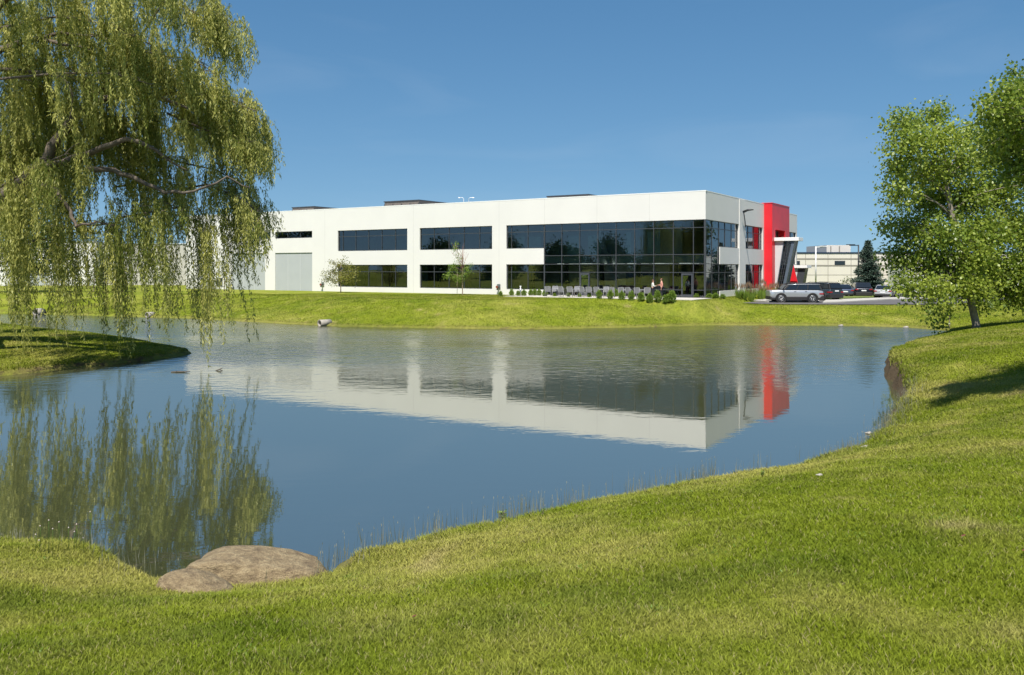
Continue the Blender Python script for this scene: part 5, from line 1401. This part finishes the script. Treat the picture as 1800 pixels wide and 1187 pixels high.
# boulders on the near shore
def boulder(name, c, r, seed, label, shape):
    bm = bmesh.new(); bmesh.ops.create_icosphere(bm, subdivisions=5, radius=1)
    for v in bm.verts:
        p = v.co.copy(); p = shape(p)
        nse = fbm(np.array([p.x * 1.3 + seed]), np.array([p.y * 1.3 + p.z * 1.7]), 5, 4)[0] - .5
        nf = fbm(np.array([p.x * 6 + seed]), np.array([p.y * 6 + p.z * 7]), 8, 3)[0] - .5
        p = p * (1 + .20 * nse + .035 * nf)
        v.co = Vector((p.x * r[0], p.y * r[1], p.z * r[2]))
    me = bpy.data.meshes.new(name); bm.to_mesh(me); bm.free(); me.materials.append(M['rock'])
    me.polygons.foreach_set("use_smooth", [True] * len(me.polygons))
    o = bpy.data.objects.new(name, me); COL.objects.link(o); o.location = c
    tag(o, label, "boulder", "boulders at the near shore")
    return o
def shp_big(p):
    m_ = max(abs(p.x), abs(p.y), abs(p.z)); q_ = p.lerp(p / m_, .5)
    k = q_.x / 1.22
    h = float(np.interp(k, [-1, -.8, -.5, -.38, 0, .5, .85, 1], [.35, .72, 1.0, 1.02, .9, .74, .56, .42]))
    q_.z *= h * .86
    q_.y *= 1 - .15 * k
    q_.x *= .9
    return q_
def shp_small(p):
    q_ = Vector((math.copysign(abs(p.x) ** .85, p.x), p.y, math.copysign(abs(p.z) ** .8, p.z))); q_.z -= .25 * max(0, q_.x) ; return q_
p = px_at(454, 1003, 12.75)
b = boulder("boulder", (p.x, p.y, .07), (1.17, .62, .46), 2.0, "large smooth tan boulder lying at the water's edge", shp_big); b.rotation_euler = (R(-4), R(3), R(6))
p = px_at(347, 1030, 11.5)
b = boulder("boulder", (p.x, p.y, .25), (.56, .42, .34), 8.0, "smaller tan boulder half sunk in the grass, in front of the large one", shp_small); b.rotation_euler = (R(-8), R(8), R(-10))
# small stones by the right shore
for px, py, sc, lb in ((1521, 788, .10, "pale flat stone at the right waterline, nearest the camera"), (1527, 763, .09, "pale stone standing in the shallows off the right bank"), (1440, 838, .05, "small pale stone in the grass on the right shore"), (1478, 573, .18, "flat pale stone on the far shore below the car park"), (1592, 576, .2, "flat pale stone on the far shore near the birch")):
    p = px_ground(px, py); bm = bmesh.new(); bmesh.ops.create_icosphere(bm, subdivisions=3, radius=1)
    for v in bm.verts: v.co = Vector((v.co.x * (1 + .2 * math.sin(v.co.y * 4 + px)), v.co.y * .8, v.co.z * .45 * (1 + .3 * math.sin(v.co.x * 3)))) * sc
    me = bpy.data.meshes.new("stone"); bm.to_mesh(me); bm.free(); me.materials.append(M['pipe']); me.polygons.foreach_set("use_smooth", [True] * len(me.polygons))
    o = bpy.data.objects.new("stone", me); COL.objects.link(o); o.location = (p.x, p.y, max(p.z, 0) + .02); tag(o, lb, "stone", "stones along the shore")
# driftwood
p = px_ground(316, 655)
mb = MB(); mb.tube([(-.38, 0, .0), (-.1, .02, .03), (.2, 0, .03), (.48, -.03, .05)], [.045, .04, .03, .012], 7); o = mb.build("driftwood", M['drift'], None, loc=(p.x, p.y, 0)); tag(o, "long dark stick floating on the water off the spit", "driftwood", "floating wood")
p = px_ground(385, 652)
mb = MB(); mb.tube([(-.16, 0, .0), (0, 0, .05), (.15, .02, .13)], [.02, .03, .012], 6); mb.tube([(0, 0, .05), (.16, 0, .01)], [.03, .015], 6); o = mb.build("driftwood", M['drift'], None, loc=(p.x, p.y, 0)); tag(o, "small forked dark branch sticking up out of the pond", "driftwood", "floating wood")

# reeds and weeds along the near waterline
def reeds():
    n = 2200; P, D, L, T = [], [], [], []
    line = [Vector((a, b, 0)) for a, b in POND[2:22]]
    seglen = [(line[i + 1] - line[i]).length for i in range(len(line) - 1)]; tot = sum(seglen)
    cn = [(random.random() * tot) for _ in range(64)]
    hs, hd, hT = [], [], []
    for k in range(n):
        u = (random.choice(cn) + random.gauss(0, .25)) % tot; i = 0
        while u > seglen[i]: u -= seglen[i]; i += 1
        a = line[i].lerp(line[i + 1], u / seglen[i]); t = (line[i + 1] - line[i]).normalized(); nrm = Vector((t.y, -t.x, 0))
        p = a + nrm * random.gauss(.05, .28)
        if -6.2 < p.x < -2.9 and random.random() < .75: continue
        g = gz(p.x, p.y) if False else None
        h = random.uniform(.18, .52) * (1.15 if -3 < p.x < 7 else .8)
        P.append(p); D.append((random.gauss(0, .1), random.gauss(0, .1), 1)); L.append(h); T.append(random.uniform(.1, .7))
        if random.random() < .3:
            dd = Vector(D[-1]).normalized(); hs.append(p + dd * h * .85); hd.append(dd); hT.append(random.uniform(.6, 1))
    P = np.array(P); P[:, 2] = np.maximum(ground_z(P[:, 0], P[:, 1]), -.1) - .03
    o = leaves("shoreline_reeds", P, np.array(D), np.array(L), .009, M['reed'], np.array(T))
    tag(o, "thin dry grass stalks standing along the near waterline", "reeds", None, "stuff")
    hs = np.array(hs); hs[:, 2] += np.maximum(ground_z(hs[:, 0], hs[:, 1]), -.1)
    o = leaves("reed_heads", hs, np.array(hd), .06, .011, M['reed'], np.array(hT))
    tag(o, "pale seed heads of the dry stalks along the near waterline", "seed heads", None, "stuff")
reeds()
for px, py, h, lb in ((885, 918, .24, "leafy green weed standing up at the waterline, the tallest"), (953, 909, .14, "small leafy weed right of the tall weed at the waterline"), (1340, 838, .12, "small leafy weed on the right shore near the pale stones")):
    p = px_ground(px, py); o = empty("weed", p, 0, lb, "weed", "leafy weeds at the waterline")
    mb = MB(); P, D = [], []
    for k in range(5):
        e = Vector((random.gauss(0, h * .3), random.gauss(0, h * .3), h * random.uniform(.6, 1)))
        mb.tube([(0, 0, -.02), e * .5, e], [.006, .005, .003], 5)
        for q_ in range(26):
            t = random.uniform(.15, 1); P.append(e * t); D.append((random.gauss(0, 1), random.gauss(0, 1), random.uniform(0, .8)))
    mb.build("stem", M['young_bark'], o); leaves("foliage", np.array(P), np.array(D), h * .3, h * .1, M['pear_leaf'], RNG.random(len(P)) * .6, o)
FL = [(62, 940), (70, 925), (85, 915), (92, 930), (103, 918), (120, 928), (130, 935), (134, 922), (68, 950), (146, 946), (158, 900)]
for i, (px, py) in enumerate(FL):
    g = px_ground(px, 972 + random.uniform(-3, 4)); h = (CAM_Z - (py - HOR) / F * g.y) - g.z; h = max(.12, h)
    o = empty("wildflower", g, 0, "pale wildflower head on a thin stem at the left shore, %s" % (("leftmost" if px == 62 else "the tallest" if px == 158 else ordn[sorted(f[0] for f in FL).index(px)] + " from the left")), "flower", "wildflowers at the left shore")
    mb = MB(); mb.tube([(0, 0, -.03), (.01, 0, h * .5), (0, .01, h)], .0035, 4); mb.build("stem", M['shrub_leaf'], o)
    mb = MB(); mb.ball((0, .01, h), (.010, .010, .011), 0, 8); mb.build("flower_head", simple('clover_head', (.62, .52, .46), .8, vary=.2, scale=60) if i == 0 else bpy.data.materials['clover_head'], o)
# fallen leaves on the lawn
for px, py, lb in ((1689, 955, "small red leaf lying on the lawn right of centre"), (1797, 984, "red leaf on the lawn at the right edge"), (722, 1099, "orange leaf on the lawn near the bottom centre")):
    p = px_ground(px, py); o = leaves("fallen_leaf", np.array([[p.x, p.y, p.z + .06]]), np.array([[1, .3, .25]]), .06, .045, M['red_leaf'], np.array([.2]), None, np.array([[0, .2, 1.0]]))
    tag(o, lb, "leaf", "fallen leaves on the lawn")

# broad-leaved lawn weeds and clover in loose patches
def lawn_weeds():
    P, D, L = [], [], []
    for k in range(70):
        d = random.uniform(6.5, 22); x = random.uniform(-.58, .62) * d
        if gz(x, d) < .35: continue
        for q_ in range(random.randint(14, 60)):
            r = random.gauss(0, .16); a = random.uniform(0, 6.28); P.append((x + r * math.cos(a), d + r * math.sin(a) * 1.4)); D.append((random.gauss(0, 1), random.gauss(0, 1), random.uniform(.2, 1.1))); L.append(random.uniform(.02, .045))
    P = np.array(P); z = ground_z(P[:, 0], P[:, 1])
    o = leaves("lawn_weeds", np.stack([P[:, 0], P[:, 1], z + .01], 1), np.array(D), np.array(L), np.array(L) * .42, M['pear_leaf'], RNG.random(len(P)) * .5)
    tag(o, "low broad-leaved weeds scattered through the near lawn", "weeds", None, "stuff")
lawn_weeds()
